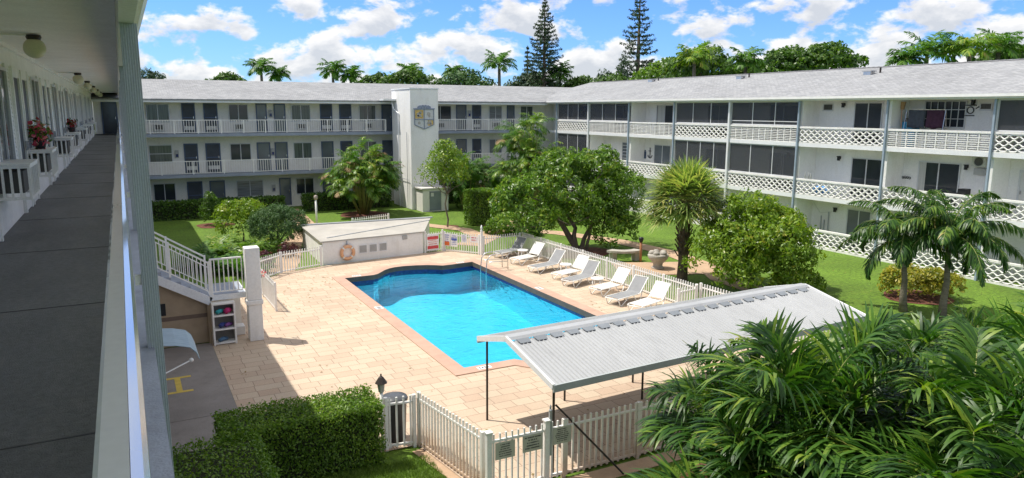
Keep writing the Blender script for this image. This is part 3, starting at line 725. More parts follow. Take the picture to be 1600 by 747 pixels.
def roof_slopes(pts_eave, pts_ridge, parent, name='roof', th=0.08, back=None):
    # one sloping slab between eave line and ridge line with metric UVs
    me = bpy.data.meshes.new(name); off = WL[parent.name]
    vs, fs, uvs = [], [], []
    def quad(a, b, c, d):
        base = len(vs); vs.extend([a, b, c, d]); fs.append((base, base + 1, base + 2, base + 3))
        a_, b_, d_ = map(np.array, (a, b, d)); L = np.linalg.norm(b_ - a_); H = np.linalg.norm(d_ - a_)
        uvs.extend([(0, 0), (L, 0), (L, H), (0, H)])
    (e0, e1), (r0, r1) = pts_eave, pts_ridge
    quad(e0, e1, r1, r0)
    if back: quad(back[1], back[0], r0, r1)
    dn = lambda p: (p[0], p[1], p[2] - th)
    quad(dn(e1), dn(e0), dn(r0), dn(r1)); quad(dn(e0), dn(e1), e1, e0)
    if back: quad(dn(back[0]), dn(back[1]), dn(r1), dn(r0))
    me.from_pydata([tuple(np.array(v, float) - off) for v in vs], [], fs)
    ul = me.uv_layers.new(name='UVMap'); ul.data.foreach_set('uv', np.array(uvs, np.float32).ravel())
    me.materials.append(SHINGLE); me.update()
    return link_mesh(name, me, parent)

# ---------------- far wing
far = thing('apartment_building', 'far three storey apartment wing in shade with blue doors and white picket railings', 'building', (15, 54, 0))
w_ = MB()
w_.box(-1.44, 33, FY, FY + 0.25, 0, 7.5); w_.build('wall', WALL, far)
for z0, z1 in ((D2 - .2, D2), (D3 - .2, D3)):
    MB().box(-1.44, 31.15, 52.5, FY - .002, z0, z1).build('walkway_slab', FASCIA, far)
MB().box(-1.44, 32.5, 52.3, FY - .003, 7.42, 7.5).build('soffit', SOFFIT, far)
MB().box(-1.44, 30.94, 52.18, 52.297, 7.36, 7.56).build('fascia', TRIM, far)
roof_slopes(((-7, 52.1, 7.58), (36, 52.1, 7.58)), ((-7, 58.2, 9.0), (38, 58.2, 9.0)), far, back=((-7, 64.3, 7.58), (40, 64.3, 7.58)))
for z in (D2, D3):
    for a, b in ((0.25, 17.35), (20.1, 31.05)):
        picket_rail(Ffar, a, b, z, z + 0.9, 1.42, np.arange(a, b + .1, 1.42 if z == D3 else 1.9)).build('railing', RAILW, far)
lay3 = [('w', 1.54, 2.94), ('d', 3.68, 4.51), ('d', 5.03, 5.92), ('w', 6.62, 7.91), ('e', 8.42, 9.15), ('e', 9.63, 10.42), ('w', 10.82, 12.18), ('d', 12.86, 13.75), ('d', 14.27, 15.17), ('w', 15.75, 17.03), ('e', 17.48, 18.29),
        ('w', 21.3, 23.2), ('e', 23.6, 24.5), ('d', 25.0, 25.8), ('w', 26.5, 27.7), ('e', 28.15, 28.85), ('w', 29.4, 30.6)]
lay2 = [('h', 1.52, 2.94), ('d', 3.65, 4.52), ('d', 5.0, 5.95), ('w', 6.57, 7.96), ('e', 8.35, 9.26), ('e', 9.57, 10.46), ('w', 10.86, 12.18), ('e', 12.86, 13.75), ('d', 14.27, 15.17), ('w', 15.75, 17.03), ('e', 17.48, 18.29),
        ('w', 21.3, 23.2), ('e', 23.6, 24.5), ('d', 25.0, 25.8), ('w', 26.5, 27.7), ('e', 28.15, 28.85), ('w', 29.4, 30.6)]
lay1 = [('w', 1.61, 2.97), ('d', 3.68, 4.65), ('e', 5.1, 6.09), ('w', 6.84, 8.65), ('e', 9.75, 10.56), ('w', 10.92, 12.21), ('e', 12.86, 13.75), ('w', 15.0, 16.5), ('w', 21.3, 23.0), ('d', 23.6, 24.5), ('h', 26.2, 27.8), ('w', 29.2, 30.5)]
for z, lay in ((D3, lay3), (D2, lay2), (0.1, lay1)):
    for k, a, b in lay:
        if k in 'wh':
            window(Ffar, a, b, z + .75, z + 1.93, far, glass=(GLASS, BLIND, BLIND2, BLIND3)[int(a * 7.3 + z * 3.1) % 4], horizontal=(k == 'h'))
            if z == D3:
                c = (a + b) / 2; g = MB(); g.fbox(Ffar, c - .32, c + .32, z + .2, z + .62, 0.002, .22); g.mi = 1
                g.fbox(Ffar, c - .26, c + .26, z + .26, z + .56, 0.2205, .225)
                g.build('air_conditioner', [DOORW, ACD], far)
        else:
            door(Ffar, a, b, z + .01, z + 1.98, far, leaf=DOORD if k == 'd' else BLIND, frame=DOORB, kick=(k == 'd'))
for u, z in ((9.4, D3), (9.42, D2), (9.35, .1), (3.2, D2), (24.75, D3)):
    g = MB(); g.fbox(Ffar, u - .12, u + .12, z + 1.05, z + 1.55, .002, .1); g.mi = 1; g.fbox(Ffar, u - .08, u + .08, z + 1.1, z + 1.3, .101, .11); g.build('mail_box', [ACM, NAVYTILE], far)
MB().tube([(18.4, 52.9, 0), (18.4, 52.9, 7.4)], .05, 8).build('downpipe', TRIM, far)
# ---------------- stair tower
tower = thing('stair_tower', 'tall white windowless tower with a painted shield standing before the far wing', 'tower', (18.7, 49.5, 0))
tw = MB(); tw.box(17.7, 19.76, 48.3, 52.2, 0, 8.34); tw.build('shaft', WALLW, tower, bevel=.02)
MB().box(17.66, 19.8, 48.26, 52.24, 8.342, 8.42).build('roof_cap', TRIM, tower)
MB().box(16.75, 17.69, 51.2, 52.1, 7.58, 7.7).build('side_canopy', TRIM, tower)
MB().tube([(17.5, 51.6, 7.5), (17.55, 51.4, 7.0), (17.62, 50.6, 6.7), (17.62, 50.6, 0)], .05, 8).build('downpipe', TRIM, tower)
MB().tube([(17.6, 48.9, 0), (17.62, 48.9, 5.4)], .02, 6).build('conduit', PIPE, tower)
MB().tube([(17.6, 52, 2.1), (17.6, 48.7, 2.1), (17.6, 48.5, 1.9)], .018, 6).build('conduit', PIPE, tower)
Ftw = lambda u, v, o: (u, 48.3 - o, v)
def arcpts(c, r_, a0, a1, n): return [(c[0] + r_ * math.cos(R(a0 + (a1 - a0) * i / n)), c[1] + r_ * math.sin(R(a0 + (a1 - a0) * i / n))) for i in range(n + 1)]
sx0, sx1, sxm = 17.98, 19.4, 18.69; st, sm_, sb = 6.98, 6.28, 5.62
crest = thing('shield_emblem', 'heraldic shield with gold and grey quarters mounted on the white tower', 'emblem', (18.69, 48.3, 6.3))
half = 0.035
cr = MB(); shp = [(sx0, 5.92), (sxm, sb), (sx1, 5.92), (sx1, st), (sx0, st)]
cr.prism(shp, Ftw, .002, .03); cr.build('shield_board', CRESTG, crest)
fo = MB()
for a, b in zip(shp, shp[1:] + shp[:1]): fo.bar(Ftw(*a, .05), Ftw(*b, .05), .045, .045, (0, 1, 0))
fo.bar(Ftw(sxm, sb, .052), Ftw(sxm, st, .052), .05, .04, (0, 1, 0)); fo.bar(Ftw(sx0, sm_, .056), Ftw(sx1, sm_, .056), .045, .04, (0, 1, 0))
fo.build('shield_rim', CRESTB, crest)
MB().fbox(Ftw, sx0 + .05, sxm - .06, sm_ + .06, st - .06, .031, .04).build('gold_quarter', GOLD, crest)
MB().fbox(Ftw, sxm + .27, sx1 - .05, 5.85, sm_ - .06, .031, .04).build('gold_quarter', GOLD, crest)
f2 = MB()
for (u, v, r_) in ((18.3, 6.62, .15), (18.42, 6.75, .1), (18.25, 6.5, .09), (18.45, 6.5, .06), (19.02, 6.66, .13), (19.08, 6.5, .08), (18.32, 6.05, .1), (19.1, 6.08, .13), (19.18, 5.95, .08), (18.95, 6.0, .08)):
    f2.prism(arcpts((u, v), r_, 0, 330, 9), Ftw, .041, .052)
f2.build('shield_figures', mat('crest_figures', (0.42, 0.4, 0.36), .6, .4, 12), crest)
tp = MB()
for k in range(9):
    u = 18.3 + k * .1; hgt = .16 + .1 * math.sin(math.pi * k / 8) + (.05 if k % 2 else 0)
    tp.prism(arcpts((u, 7.02 + hgt * .5), .1, 0, 340, 8), Ftw, .031, .045 + .001 * k)
tp.fbox(Ftw, sx0 - .08, sx1 + .08, st, st + .06, .05, .08)
tp.build('mantling', CRESTB, crest)
# electrical hut at the tower foot
hut = thing('utility_hut', 'small pale utility hut with grey door at the foot of the tower', 'hut', (18.9, 47.6, 0))
MB().box(17.95, 19.85, 46.9, 48.25, 0, 1.55).build('wall', WALL, hut)
MB().box(17.85, 19.92, 46.8, 48.256, 1.552, 1.64).build('roof', mat('hut_roof', (0.6, 0.58, 0.54), .8), hut)
Fh = lambda u, v, o: (u, 46.9 - o, v)
dd = MB().fbox(Fh, 18.45, 19.3, .08, 1.4, .002, .04).build('door', mat('grey_hut_door', (0.2, 0.23, 0.24), .5), hut)
MB().fbox(Fh, 18.55, 18.75, 1.05, 1.3, .041, .05).build('notice', DOORW, dd)
mbx = MB().box(19.852, 20.02, 47.2, 47.5, .75, 1.15).build('meter_box', ACM, hut)
MB().box(20.022, 20.05, 47.24, 47.46, .8, 1.1).build('cover', DOORW, mbx)

# ---------------- right wing
right = thing('apartment_building', 'right three storey apartment wing with white breeze block balconies', 'building', (33, 29, 0))
COLS = [51.0, 46.45, 41.45, 36.7, 31.88, 26.93, 21.94, 17.22, 12.3, 7.4]
FX = 31.2
Ffc = lambda u, v, o: (FX - o, u, v)
rw = MB(); rw.box(RX, RX + .25, 5, 53.9, 0, 7.6); rw.build('wall', WALLW, right)
for z0, z1 in ((D2 - .2, D2 - .02), (D3 - .2, D3 - .02)):
    MB().box(FX - .06, RX - .002, 5, 52.4, z0, z1).build('balcony_slab', TRIM, right)
MB().box(31.0, RX - .003, 5, 52.4, 7.47, 7.54).build('soffit', SOFFIT, right)
MB().box(30.9, 30.998, 5, 52.1, 7.49, 7.67).build('fascia', TRIM, right)
MB().box(30.78, 30.898, 5, 52.1, 7.56, 7.68).build('gutter', RAILW, right)
roof_slopes(((30.82, 56.5, 7.69), (30.82, 5, 7.69)), ((38.0, 56.5, 9.4), (38.0, 5, 9.4)), right, back=((45.2, 56.5, 7.69), (45.2, 5, 7.69)))
MB().box(32.6, 44, 5, 5.25, 0, 9).build('gable_wall', WALLW, right)
for i, y in enumerate(COLS):
    big = i in (1, 4)
    wd = .06 if big else .04
    MB().box(FX - .14, FX - .03, y - wd, y + wd, 0, 7.488).build('post', TRIM if big else BLUEPOST, right)
    for z0, z1 in ((0, D2 - .202), (D2 - .018, D3 - .202), (D3 - .018, 7.468)):
        MB().box(FX + .12, RX - .004, y - .06, y + .06, z0, z1).build('partition', WALLW, right)
def lattice(F, u0, u1, v0, v1, o0, o1, rows=5, per=0.38, t=.06, a=.05):
    n = max(2, round((u1 - u0) / per)); per = (u1 - u0) / n; seg = 8
    V, Q = [], []
    h = (v1 - v0) / rows
    for r_ in range(rows + 1):
        sg = 1 if r_ % 2 else -1; amp = a if 0 < r_ < rows else a * .75
        base = len(V); vc = v0 + r_ * h
        if r_ == 0: vc += .03
        if r_ == rows: vc -= .03
        for i in range(n * seg + 1):
            u = u0 + per * i / seg
            c = math.cos(2 * math.pi * i / seg); c = math.copysign(abs(c) ** .8, c)
            v = min(max(vc + sg * amp * c, v0 + t / 2), v1 - t / 2)
            for dv, o in ((-t / 2, o0), (t / 2, o0), (t / 2, o1), (-t / 2, o1)): V.append(F(u, v + dv, o))
        for i in range(n * seg):
            for k in range(4):
                b = base + i * 4; Q.append((b + k, b + (k + 1) % 4, b + 4 + (k + 1) % 4, b + 4 + k))
    return np.array(V), np.array(Q)
def square_blocks(F, u0, u1, v0, v1, o0, o1):
    mb = MB(); nu = round((u1 - u0) / .44); nv = 4; du = (u1 - u0) / nu; dv = (v1 - v0) / nv
    for i in range(nu + 1): mb.fbox(F, u0 + i * du - .022, u0 + i * du + .022, v0, v1, o0, o1)
    for j in range(nv + 1): mb.fbox(F, u0, u1, v0 + j * dv - .02, v0 + j * dv + .02, o0 + .003, o1 - .003)
    for i in range(nu):
        for j in range(nv):
            a, b, c, d = u0 + i * du + .055, u0 + (i + 1) * du - .055, v0 + j * dv + .045, v0 + (j + 1) * dv - .045
            mb.fbox(F, a + .03, b - .03, (c + d) / 2 - .02, (c + d) / 2 + .02, o0 + .01, o1 - .01); mb.fbox(F, u0 + i * du + .0221, a + .03, (c + d) / 2 - .012, (c + d) / 2 + .012, o0 + .02, o1 - .02); mb.fbox(F, b - .03, u0 + (i + 1) * du - .0221, (c + d) / 2 - .012, (c + d) / 2 + .012, o0 + .02, o1 - .02)
    return mb
TYPES = {3: ['d', 's', 's', 'd', 's', 'd', 's', 'd', 'd'], 2: ['d'] * 9, 1: ['d'] * 9}
SCR = {3: [1, 1, 0, 1, 1, 0, 0, 1, 0], 2: [1, 0, 0, 1, 1, 0, 0, 0, 0], 1: [1, 0, 0, 1, 0, 0, 0, 0, 0]}
for fl, z, top in ((3, D3 - .02, 7.46), (2, D2 - .02, D3 - .21), (1, 0.0, D2 - .21)):
    for k in range(9):
        y1, y0 = COLS[k] - .08, COLS[k + 1] + .08
        lo, hi = z + .04, z + .76
        if fl == 1: lo, hi = .08, .88
        if TYPES[fl][k] == 'd':
            o = arr_obj('breeze_block_rail', lattice(Ffc, y0, y1, lo, hi, -.05, .05), BREEZE, right)
        else:
            o = square_blocks(Ffc, y0, y1, lo, hi, -.05, .05).build('breeze_block_rail', BREEZE, right)
        MB().fbox(Ffc, y0 - .02, y1 + .02, hi, hi + .09, -.07, .07).build('cap', BREEZE, o)
        MB().fbox(Ffc, y0 - .02, y1 + .02, lo - (.1 if fl == 1 else .0395), lo, -.06, .06).build('sill', BREEZE, o)
        if SCR[fl][k]:
            n = 4 if k == 3 and fl == 2 else 3
            fr = MB(); u = np.linspace(y0, y1, n + 1)
            for uu in u: fr.fbox(Ffc, uu - .022, uu + .022, hi + .0905, top, -.05, -.005)
            fr.fbox(Ffc, y0, y1, top - .05, top - .001, -.048, -.007); fr.fbox(Ffc, y0, y1, hi + .1, hi + .15, -.048, -.007)
            if fl == 3 and k in (4,): fr.fbox(Ffc, y0, y1, hi + .3, hi + .34, -.047, -.006)
            sfr = fr.build('screen_frame', FRAME, right)
            MB().fbox(Ffc, y0 + .02, y1 - .02, hi + .12, top - .02, -.03, -.025).build('screen', SCREEN, sfr)
# wall features of the right wing
def slider(u0, u1, v0, v1, g=GLASS, curtain=None):
    o = window(Frt, u0, u1, v0, v1, right, g, 1)
    w0 = WL[o.name]; o.name = 'sliding_door'; WL[o.name] = w0
    if curtain: MB().fbox(Frt, *curtain, v0 + .05, v1 - .05, .0205, .0218).build('curtain', CURTAIN, o)
    return o
slider(38.45, 40.2, D3, D3 + 1.98, curtain=(39.4, 40.1)); slider(23.2, 24.75, D3, D3 + 2.05)
window(Frt, 19.2, 21.1, D3 + .9, D3 + 2.1, right, GLASS, 1, grid=(6, 3))
window(Frt, 26.0, 26.64, D3 + 1.63, D3 + 2.0, right, ACD, 0); window(Frt, 18.13, 18.66, D3 + 1.68, D3 + 2.0, right, ACD, 0)
for y, z in ((25.36, D3 + 1.9), (18.91, D3 + 2.0), (25.37, D2 + 1.9), (25.35, 1.9), (18.9, D2 + 1.9), (41.8, 1.9), (28.6, D2 + 1.9)): lamp_part(Frt, y, z, right)
window(Frt, 43.3, 44.0, D2 + .6, D2 + 2.0, right, BLIND, 5, horizontal=True)
slider(38.56, 40.3, D2, D2 + 1.98, BLIND); slider(22.95, 24.66, D2, D2 + 2.0); slider(19.18, 21.11, D2, D2 + 2.05, curtain=(20.75, 21.06))
for u0, u1, z in ((28.2, 30.2, D3), (28.0, 30.0, D2), (33.2, 35.2, D3), (33.2, 35.2, D2), (43, 45, D3), (48, 50, D3), (48, 50, D2), (14, 16, D3), (9, 10.8, D3), (9, 10.8, D2), (23.3, 24.67, .1), (38.5, 40, .1), (33, 35, .1), (14, 15.6, .1), (43, 45, .1), (18.5, 20, .1)):
    slider(u0, u1, z, z + 1.97, GLASS if z == D3 else BLIND)
door(Frt, 17.35, 18.1 - .02, D2, D2 + 1.95, right, DOORW, FRAME, False)
door(Frt, 15.9, 16.75, D2, D2 + 1.95, right, DOORW, FRAME, False)
window(Frt, 29.1, 29.8, D2 + .5, D2 + 1.95, right, SHUT, 9, horizontal=True)
for y in (27.6, 28.0):
    MB().fbox(Frt, y - .11, y + .11, 1.35, 1.7, .002, .12).build('meter_box', ACM, right)
MB().tube([Frt(24.9, 2.35, .05), Frt(25.6, 1.75, .05), Frt(26.3, 1.65, .05), Frt(26.9, 2.3, .05)], .012, 6).build('loose_cable', DOORW, right)
for y in (25.75, 26.0, 26.2):
    MB().tube([Frt(y, .05, .06), Frt(y, 1.2 + (y % .7), .06)], .03, 6).build('pipe', PIPE, right)
rc_ = MB()
for k in range(160): y = 5 + k * .322; rc_.hexa([(37.85, y, 9.385), (38.15, y, 9.385), (38.15, y + .31, 9.385), (37.85, y + .31, 9.385), (37.93, y, 9.44), (38.07, y, 9.44), (38.07, y + .31, 9.425), (37.93, y + .31, 9.425)])
rc_.build('ridge_cap', SHINGLE, right)
for (x, y) in ((37.0, 46.48), (36.5, 36.58), (36.0, 26.69)):
    z = 7.69 + (x - 30.82) * .2382
    v = thing('roof_vent', {46.48: 'small metal roof vent nearest the far corner of the right roof', 36.58: 'small metal roof vent midway along the right roof', 26.69: 'metal roof vent with a dark pipe beside it on the right roof'}[y], 'roof vent', (x, y, z), 'vents on the right roof')
    MB().box(x - .18, x + .18, y - .22, y + .22, z - .06, z + .14).build('vent_box', STEEL, v)
    MB().box(x - .24, x + .24, y - .28, y + .28, z + .142, z + .19).build('vent_hood', METAL, v)
    MB().tube([(x + .3, y - .45, z - .1), (x + .3, y - .45, z + .35)], .05, 8).build('vent_pipe', BRONZE, v)

# things on the right balconies
def ac_condenser():
    t = thing('outdoor_air_conditioner', 'round fan condenser unit on the wall of the middle balcony beside the black chair', 'air conditioner', (32.2, 18.28, D2 + 1.9))
    MB().fbox(Frt, 18.0, 18.58, D2 + 1.98, D2 + 2.4, .03, .3).build('casing', DOORW, t)
    ringm = MB(); pts = [Frt(18.28 + .2 * math.cos(a), D2 + 2.2 + .2 * math.sin(a), .31) for a in np.linspace(0, 2 * math.pi, 17)]
    ringm.tube(pts, .015, 6, False); ringm.build('fan_guard', ACM, t)
    MB().prism(arcpts((18.28, D2 + 2.2), .18, 0, 340, 17), Frt, .301, .306).build('fan_recess', ACD, t)
    MB().fbox(Frt, 18.05, 18.55, D2 + 1.62, D2 + 1.9, .03, .12).build('bracket_box', ACM, t)
ac_condenser()
def towel(y0, y1, m, label):
    z0, z1 = D3 + .88, D3 + 1.68
    n = 10; V = []; Q = []
    for i in range(n + 1):
        for j in range(7):
            u = y0 + (y1 - y0) * i / n; v = z0 + (z1 - z0) * j / 6
            V.append((31.75 + .03 * math.sin(i * 1.9 + j * .4), u + .02 * math.sin(j), v + (.03 * math.sin(i * .9) if j == 0 else 0)))
    for i in range(n):
        for j in range(6): Q.append((i * 7 + j, i * 7 + j + 1, (i + 1) * 7 + j + 1, (i + 1) * 7 + j))
    o = arr_obj('towel', (np.array(V), np.array(Q)), m, wloc=(31.75, (y0 + y1) / 2, z0), smooth=True)
    sm = o.modifiers.new('cloth', 'SOLIDIFY'); sm.thickness = .012
    return tag(o, label, 'towel')
towel(20.55, 21.35, TOWELD, 'slate grey towel hanging on the top balcony next to a maroon one')
towel(19.7, 20.5, TOWELM, 'dark maroon towel hanging on the top balcony before the barred window')
rk = thing('drying_rack', 'thin metal drying rack carrying the two dark towels on the top balcony', 'drying rack', (31.75, 20.5, D3))
MB().tube([(31.75, 19.6, D3 + 1.7), (31.75, 21.45, D3 + 1.7)], .014, 6).build('top_bar', STEEL, rk)
for y in (19.62, 21.43):
    for dx in (-.25, .25): MB().tube([(31.75 + dx, y, D3), (31.75, y, D3 + 1.7)], .014, 6).build('leg', STEEL, rk)
bn = thing('storage_tub', 'blue plastic tub with black lid near the partition of the top balcony', 'tub', (32.2, 21.55, D3))
MB().box(31.95, 32.45, 21.2, 21.75, D3, D3 + 1.15).build('body', BINBLUE, bn, bevel=.03); MB().box(32.0, 32.4, 21.3, 21.65, D3 + 1.152, D3 + 1.32).build('lid', BLACK, bn)
bm_ = thing('broom', 'orange handled broom leaning bristles up at the left end of the top balcony', 'broom', (31.7, 21.75, D3))
MB().tube([(31.62, 21.5, D3), (31.95, 21.82, D3 + 1.7)], .016, 6).build('handle', ORANGE, bm_)
MB().hexa([(31.9, 21.72, D3 + 1.7), (31.98, 21.72, D3 + 1.7), (31.98, 21.86, D3 + 1.7), (31.9, 21.86, D3 + 1.7), (31.9, 21.66, D3 + 2.05), (32.0, 21.66, D3 + 2.05), (32.0, 21.86, D3 + 2.05), (31.9, 21.86, D3 + 2.05)]).build('bristles', WOOD, bm_)
pl = MB().box(31.5, 31.58, 17.34, 17.5, D3, D3 + 2.05).build('timber_plank', WOOD, wloc=(31.5, 17.4, D3)); tag(pl, 'tall raw timber plank standing against the right partition of the top balcony', 'plank')
dec = thing('wall_clock_decor', 'black metal bicycle shaped ornament on the top balcony wall', 'wall ornament', (32.5, 19.0, D3 + 1.7))
rm = MB(); rm.tube([Frt(19.03 + .14 * math.cos(a), D3 + 1.68 + .14 * math.sin(a), .03) for a in np.linspace(0, 2 * math.pi, 15)], .022, 6, False); rm.build('wheel', BLACK, dec)
bb = MB(); bb.fbox(Frt, 18.8, 19.3, D3 + 1.87, D3 + 1.91, .01, .05); bb.fbox(Frt, 18.85, 19.3, D3 + 1.43, D3 + 1.47, .01, .05); bb.bar(Frt(18.8, 1.75 + D3, .03), Frt(18.6, 1.9 + D3, .03), .03); bb.bar(Frt(18.7, 1.83 + D3, .03), Frt(18.6, 1.72 + D3, .03), .03); bb.build('frame', BLACK, dec)
chb = thing('patio_chair', 'low black patio chair on the middle balcony right of the sliding door', 'chair', (31.9, 18.75, D2))
MB().box(31.7, 32.2, 18.45, 19.1, D2 + .72, D2 + .8).build('seat', BLACK, chb); MB().box(31.75, 32.15, 18.42, 18.75, D2 + .802, D2 + 1.02).build('backrest', BLACK, chb)
for dx, dy in ((31.72, 18.5), (32.17, 18.5), (31.72, 19.05), (32.17, 19.05)): MB().box(dx - .02, dx + .02, dy - .02, dy + .02, D2, D2 + .719).build('leg', BLACK, chb)
sc = MB()
for k in range(10):
    a0 = Frt(21.5 + k * .11, D2 + 1.22 + .03 * math.sin(k * 2.1), .03)
    sc.tube([Frt(21.5 + k * .11 + .06 * math.cos(a), D2 + 1.22 + .055 * math.sin(a) + .02 * math.sin(k), .03) for a in np.linspace(0, 5.2, 9)], .012, 5)
sc.fbox(Frt, 21.45, 22.6, D2 + 1.21, D2 + 1.23, .02, .04)
tag(sc.build('scroll_ornament', BLACK, wloc=(32.5, 22, D2 + 1.2)), 'long black scrollwork ornament on the middle balcony wall', 'wall ornament')
sn = thing('sun_ornament', 'round brown sun ornament on the middle balcony wall', 'wall ornament', (32.5, 42.4, D2 + 1.75))
sm2 = MB(); c = (42.4, D2 + 1.74); sm2.prism([(c[0] + (.33 if i % 2 else .22) * math.cos(i * math.pi / 12), c[1] + (.33 if i % 2 else .22) * math.sin(i * math.pi / 12)) for i in range(24)], Frt, .005, .03); sm2.build('rays', WOOD, sn)
MB().prism(arcpts(c, .17, 0, 345, 16), Frt, .031, .05).build('face', mat('rust_paint', (0.25, .09, .04), .6), sn)
pq = MB(); pq.fbox(Frt, 41.2, 41.9, D2 + .95, D2 + 1.45, .005, .03)
for k in range(4): pq.fbox(Frt, 41.25 + k * .16, 41.36 + k * .16, D2 + 1.46, D2 + 1.55 + .04 * (k % 2), .005, .03)
tag(pq.build('wall_plaque', mat('navy_plaque', (0.04, 0.07, 0.13), .6, .6, 14), wloc=(32.5, 41.5, D2 + 1.2)), 'square dark blue plaque between the sun and the anchor', 'wall ornament')
an = MB(); cu, cv = 40.75, D2 + 1.3
an.fbox(Frt, cu - .03, cu + .03, cv - .25, cv + .3, .01, .035); an.fbox(Frt, cu - .14, cu + .14, cv + .18, cv + .23, .036, .05)
an.tube([Frt(cu + .22 * math.cos(a), cv - .08 + .2 * math.sin(a), .02) for a in np.linspace(math.pi, 2 * math.pi, 11)], .028, 6)
an.tube([Frt(cu + .06 * math.cos(a), cv + .36 + .06 * math.sin(a), .02) for a in np.linspace(0, 2 * math.pi, 11)], .015, 6, False)
tag(an.build('anchor_ornament', INK, wloc=(32.5, 40.75, D2 + 1.3)), 'dark anchor ornament on the middle balcony wall', 'wall ornament')
tpk = MB().sphere((31.6, 25.6, D2 + .3), .32, 12, 8, (.7, 1.6, .7)).build('folded_tarp', TARP, smooth=True, wloc=(31.6, 25.6, D2)); tag(tpk, 'bright blue bundle behind the breeze blocks of the middle balcony', 'tarp')
for k, y in enumerate((26.0, 26.15, 26.35)):
    b = thing('bottle', ['slim bottle leftmost on the middle balcony ledge', 'slim bottle second on the middle balcony ledge', 'slim bottle third on the middle balcony ledge'][2 - k], 'bottle', (31.22, y, D2 + .83), 'bottles on the balcony ledge')
    MB().lathe([(.035, 0), (.035, .2), (.015, .28), (.015, .34)], (31.22, y, D2 + .832), 10).build('glass_body', ACM, b, True)

# ---------------- left wing, whose upper walkway the camera stands beside
left = thing('apartment_building', 'near left apartment wing with dark open walkway and louvred shutters', 'building', (-1.45, 25, 0))
MB().box(-1.7, -1.45, -6, 53.98, 0, 8.0).build('wall', WALLW, left)
MB().box(-1.448, -0.02, -6, 53.98, D3 - .2, D3).build('walkway_floor', DECK, left)
jn = MB()
for y in np.arange(-4.6, 52, 2.9): jn.box(-1.44, -.1, y - .006, y + .006, D3 + .0005, D3 + .004)
jn.build('expansion_joints', mat('joint_sealant', (.09, .09, .09), .7), left)['kind'] = 'stuff'
MB().box(-0.019, .09, -6, 52.45, D3 - .22, D3 + .004).build('slab_edge', LEDGE, left)
MB().box(-1.448, .08, -6, 52.45, D2 - .2, D2).build('lower_walkway_floor', FASCIA, left)
MB().box(-1.448, .039, -6, 53.98, 7.92, 8.0).build('ceiling', SOFFIT, left)
MB().box(.04, .13, -6, 52.1, 7.52, 8.0).build('beam', TRIM, left)
ce = MB()
ce.box(-1.447, -1.40, -6, 53.9, 7.86, 7.919); ce.box(-.02, .038, -6, 53.9, 7.8, 7.919)
ce.build('ceiling_battens', SOFFIT, left)
Fy = lambda u, v, o: (u, o, v)
gut = MB(); gut.prism([(.131, 7.56), (.17, 7.57), (.205, 7.62), (.215, 7.70), (.23, 7.72), (.23, 7.74), (.215, 8.02), (.131, 8.02)], Fy, -6, 52.05)
gut.build('gutter', TRIM, left)
roof_slopes(((.20, -6, 8.12), (.20, 51.6, 8.12)), ((-6.6, -6, 9.7), (-6.6, 51.6, 9.7)), left)
# fluted posts
def fluted(y, z0, z1):
    mb = MB(); pr = []
    x0, x1, y0, y1 = .046, .146, y - .05, y + .05
    def side(a, b, inw):
        pts = []
        for k in range(7):
            for t, d in ((k / 7 + .02, 0), (k / 7 + .04, 1), (k / 7 + .10, 1), (k / 7 + .12, 0)):
                q = (a[0] + (b[0] - a[0]) * t + inw[0] * .006 * d, a[1] + (b[1] - a[1]) * t + inw[1] * .006 * d); pts.append(q)
        return pts
    pr = side((x0, y0), (x1, y0), (0, 1)) + side((x1, y0), (x1, y1), (-1, 0)) + side((x1, y1), (x0, y1), (0, -1)) + side((x0, y1), (x0, y0), (1, 0))
    mb.prism(pr, lambda u, v, o: (u, v, o), z0, z1)
    return mb
for y in (-0.1 - 5.6, 5.5, 11.1, 16.7, 22.3, 27.9, 33.5, 39.1, 44.7, 50.3):
    fluted(y, 0, 7.518).build('post', POSTM, left)
    MB().box(.006, .045, y - .02, y + .02, D3 + .45, D3 + .52).build('rail_bracket', RAILW, left)
Frl = lambda u, v, o: (-.05 + o, u, v)
cap = MB(); cap.prism([(-.096, 6.28), (-.096, 6.315), (-.086, 6.326), (-.034, 6.329), (-.034, 6.25), (-.08, 6.25)], Fy, -6, 52.2)
rl = cap.build('handrail', RAILGLOSS, left)
ed = MB(); ed.prism([(-.033, 6.26), (-.033, 6.327), (-.012, 6.318), (-.002, 6.30), (-.001, 6.26)], Fy, -6, 52.2); ed.build('rail_edge', EDGEM, rl)
pk = MB()
for y in np.arange(-5.9, 52.2, .115): pk.box(-.062, -.042, y - .01, y + .01, D3 + .1, 6.249)
pk.box(-.068, -.036, -6, 52.2, D3 + .06, D3 + .0995)
for y in np.arange(-5, 52, 1.87): pk.box(-.075, -.03, y - .025, y + .025, D3 + .001, 6.2485)
pk.build('baluster_panel', RAILW, rl)
picket_rail(lambda u, v, o: (o, u, v), -6, 22.7, D2, D2 + .95, .02, np.arange(-6, 22, 1.9)).build('lower_railing', RAILW, left)
picket_rail(lambda u, v, o: (o, u, v), 24.0, 52.2, D2, D2 + .95, .02, np.arange(24, 52, 1.9)).build('lower_railing', RAILW, left)
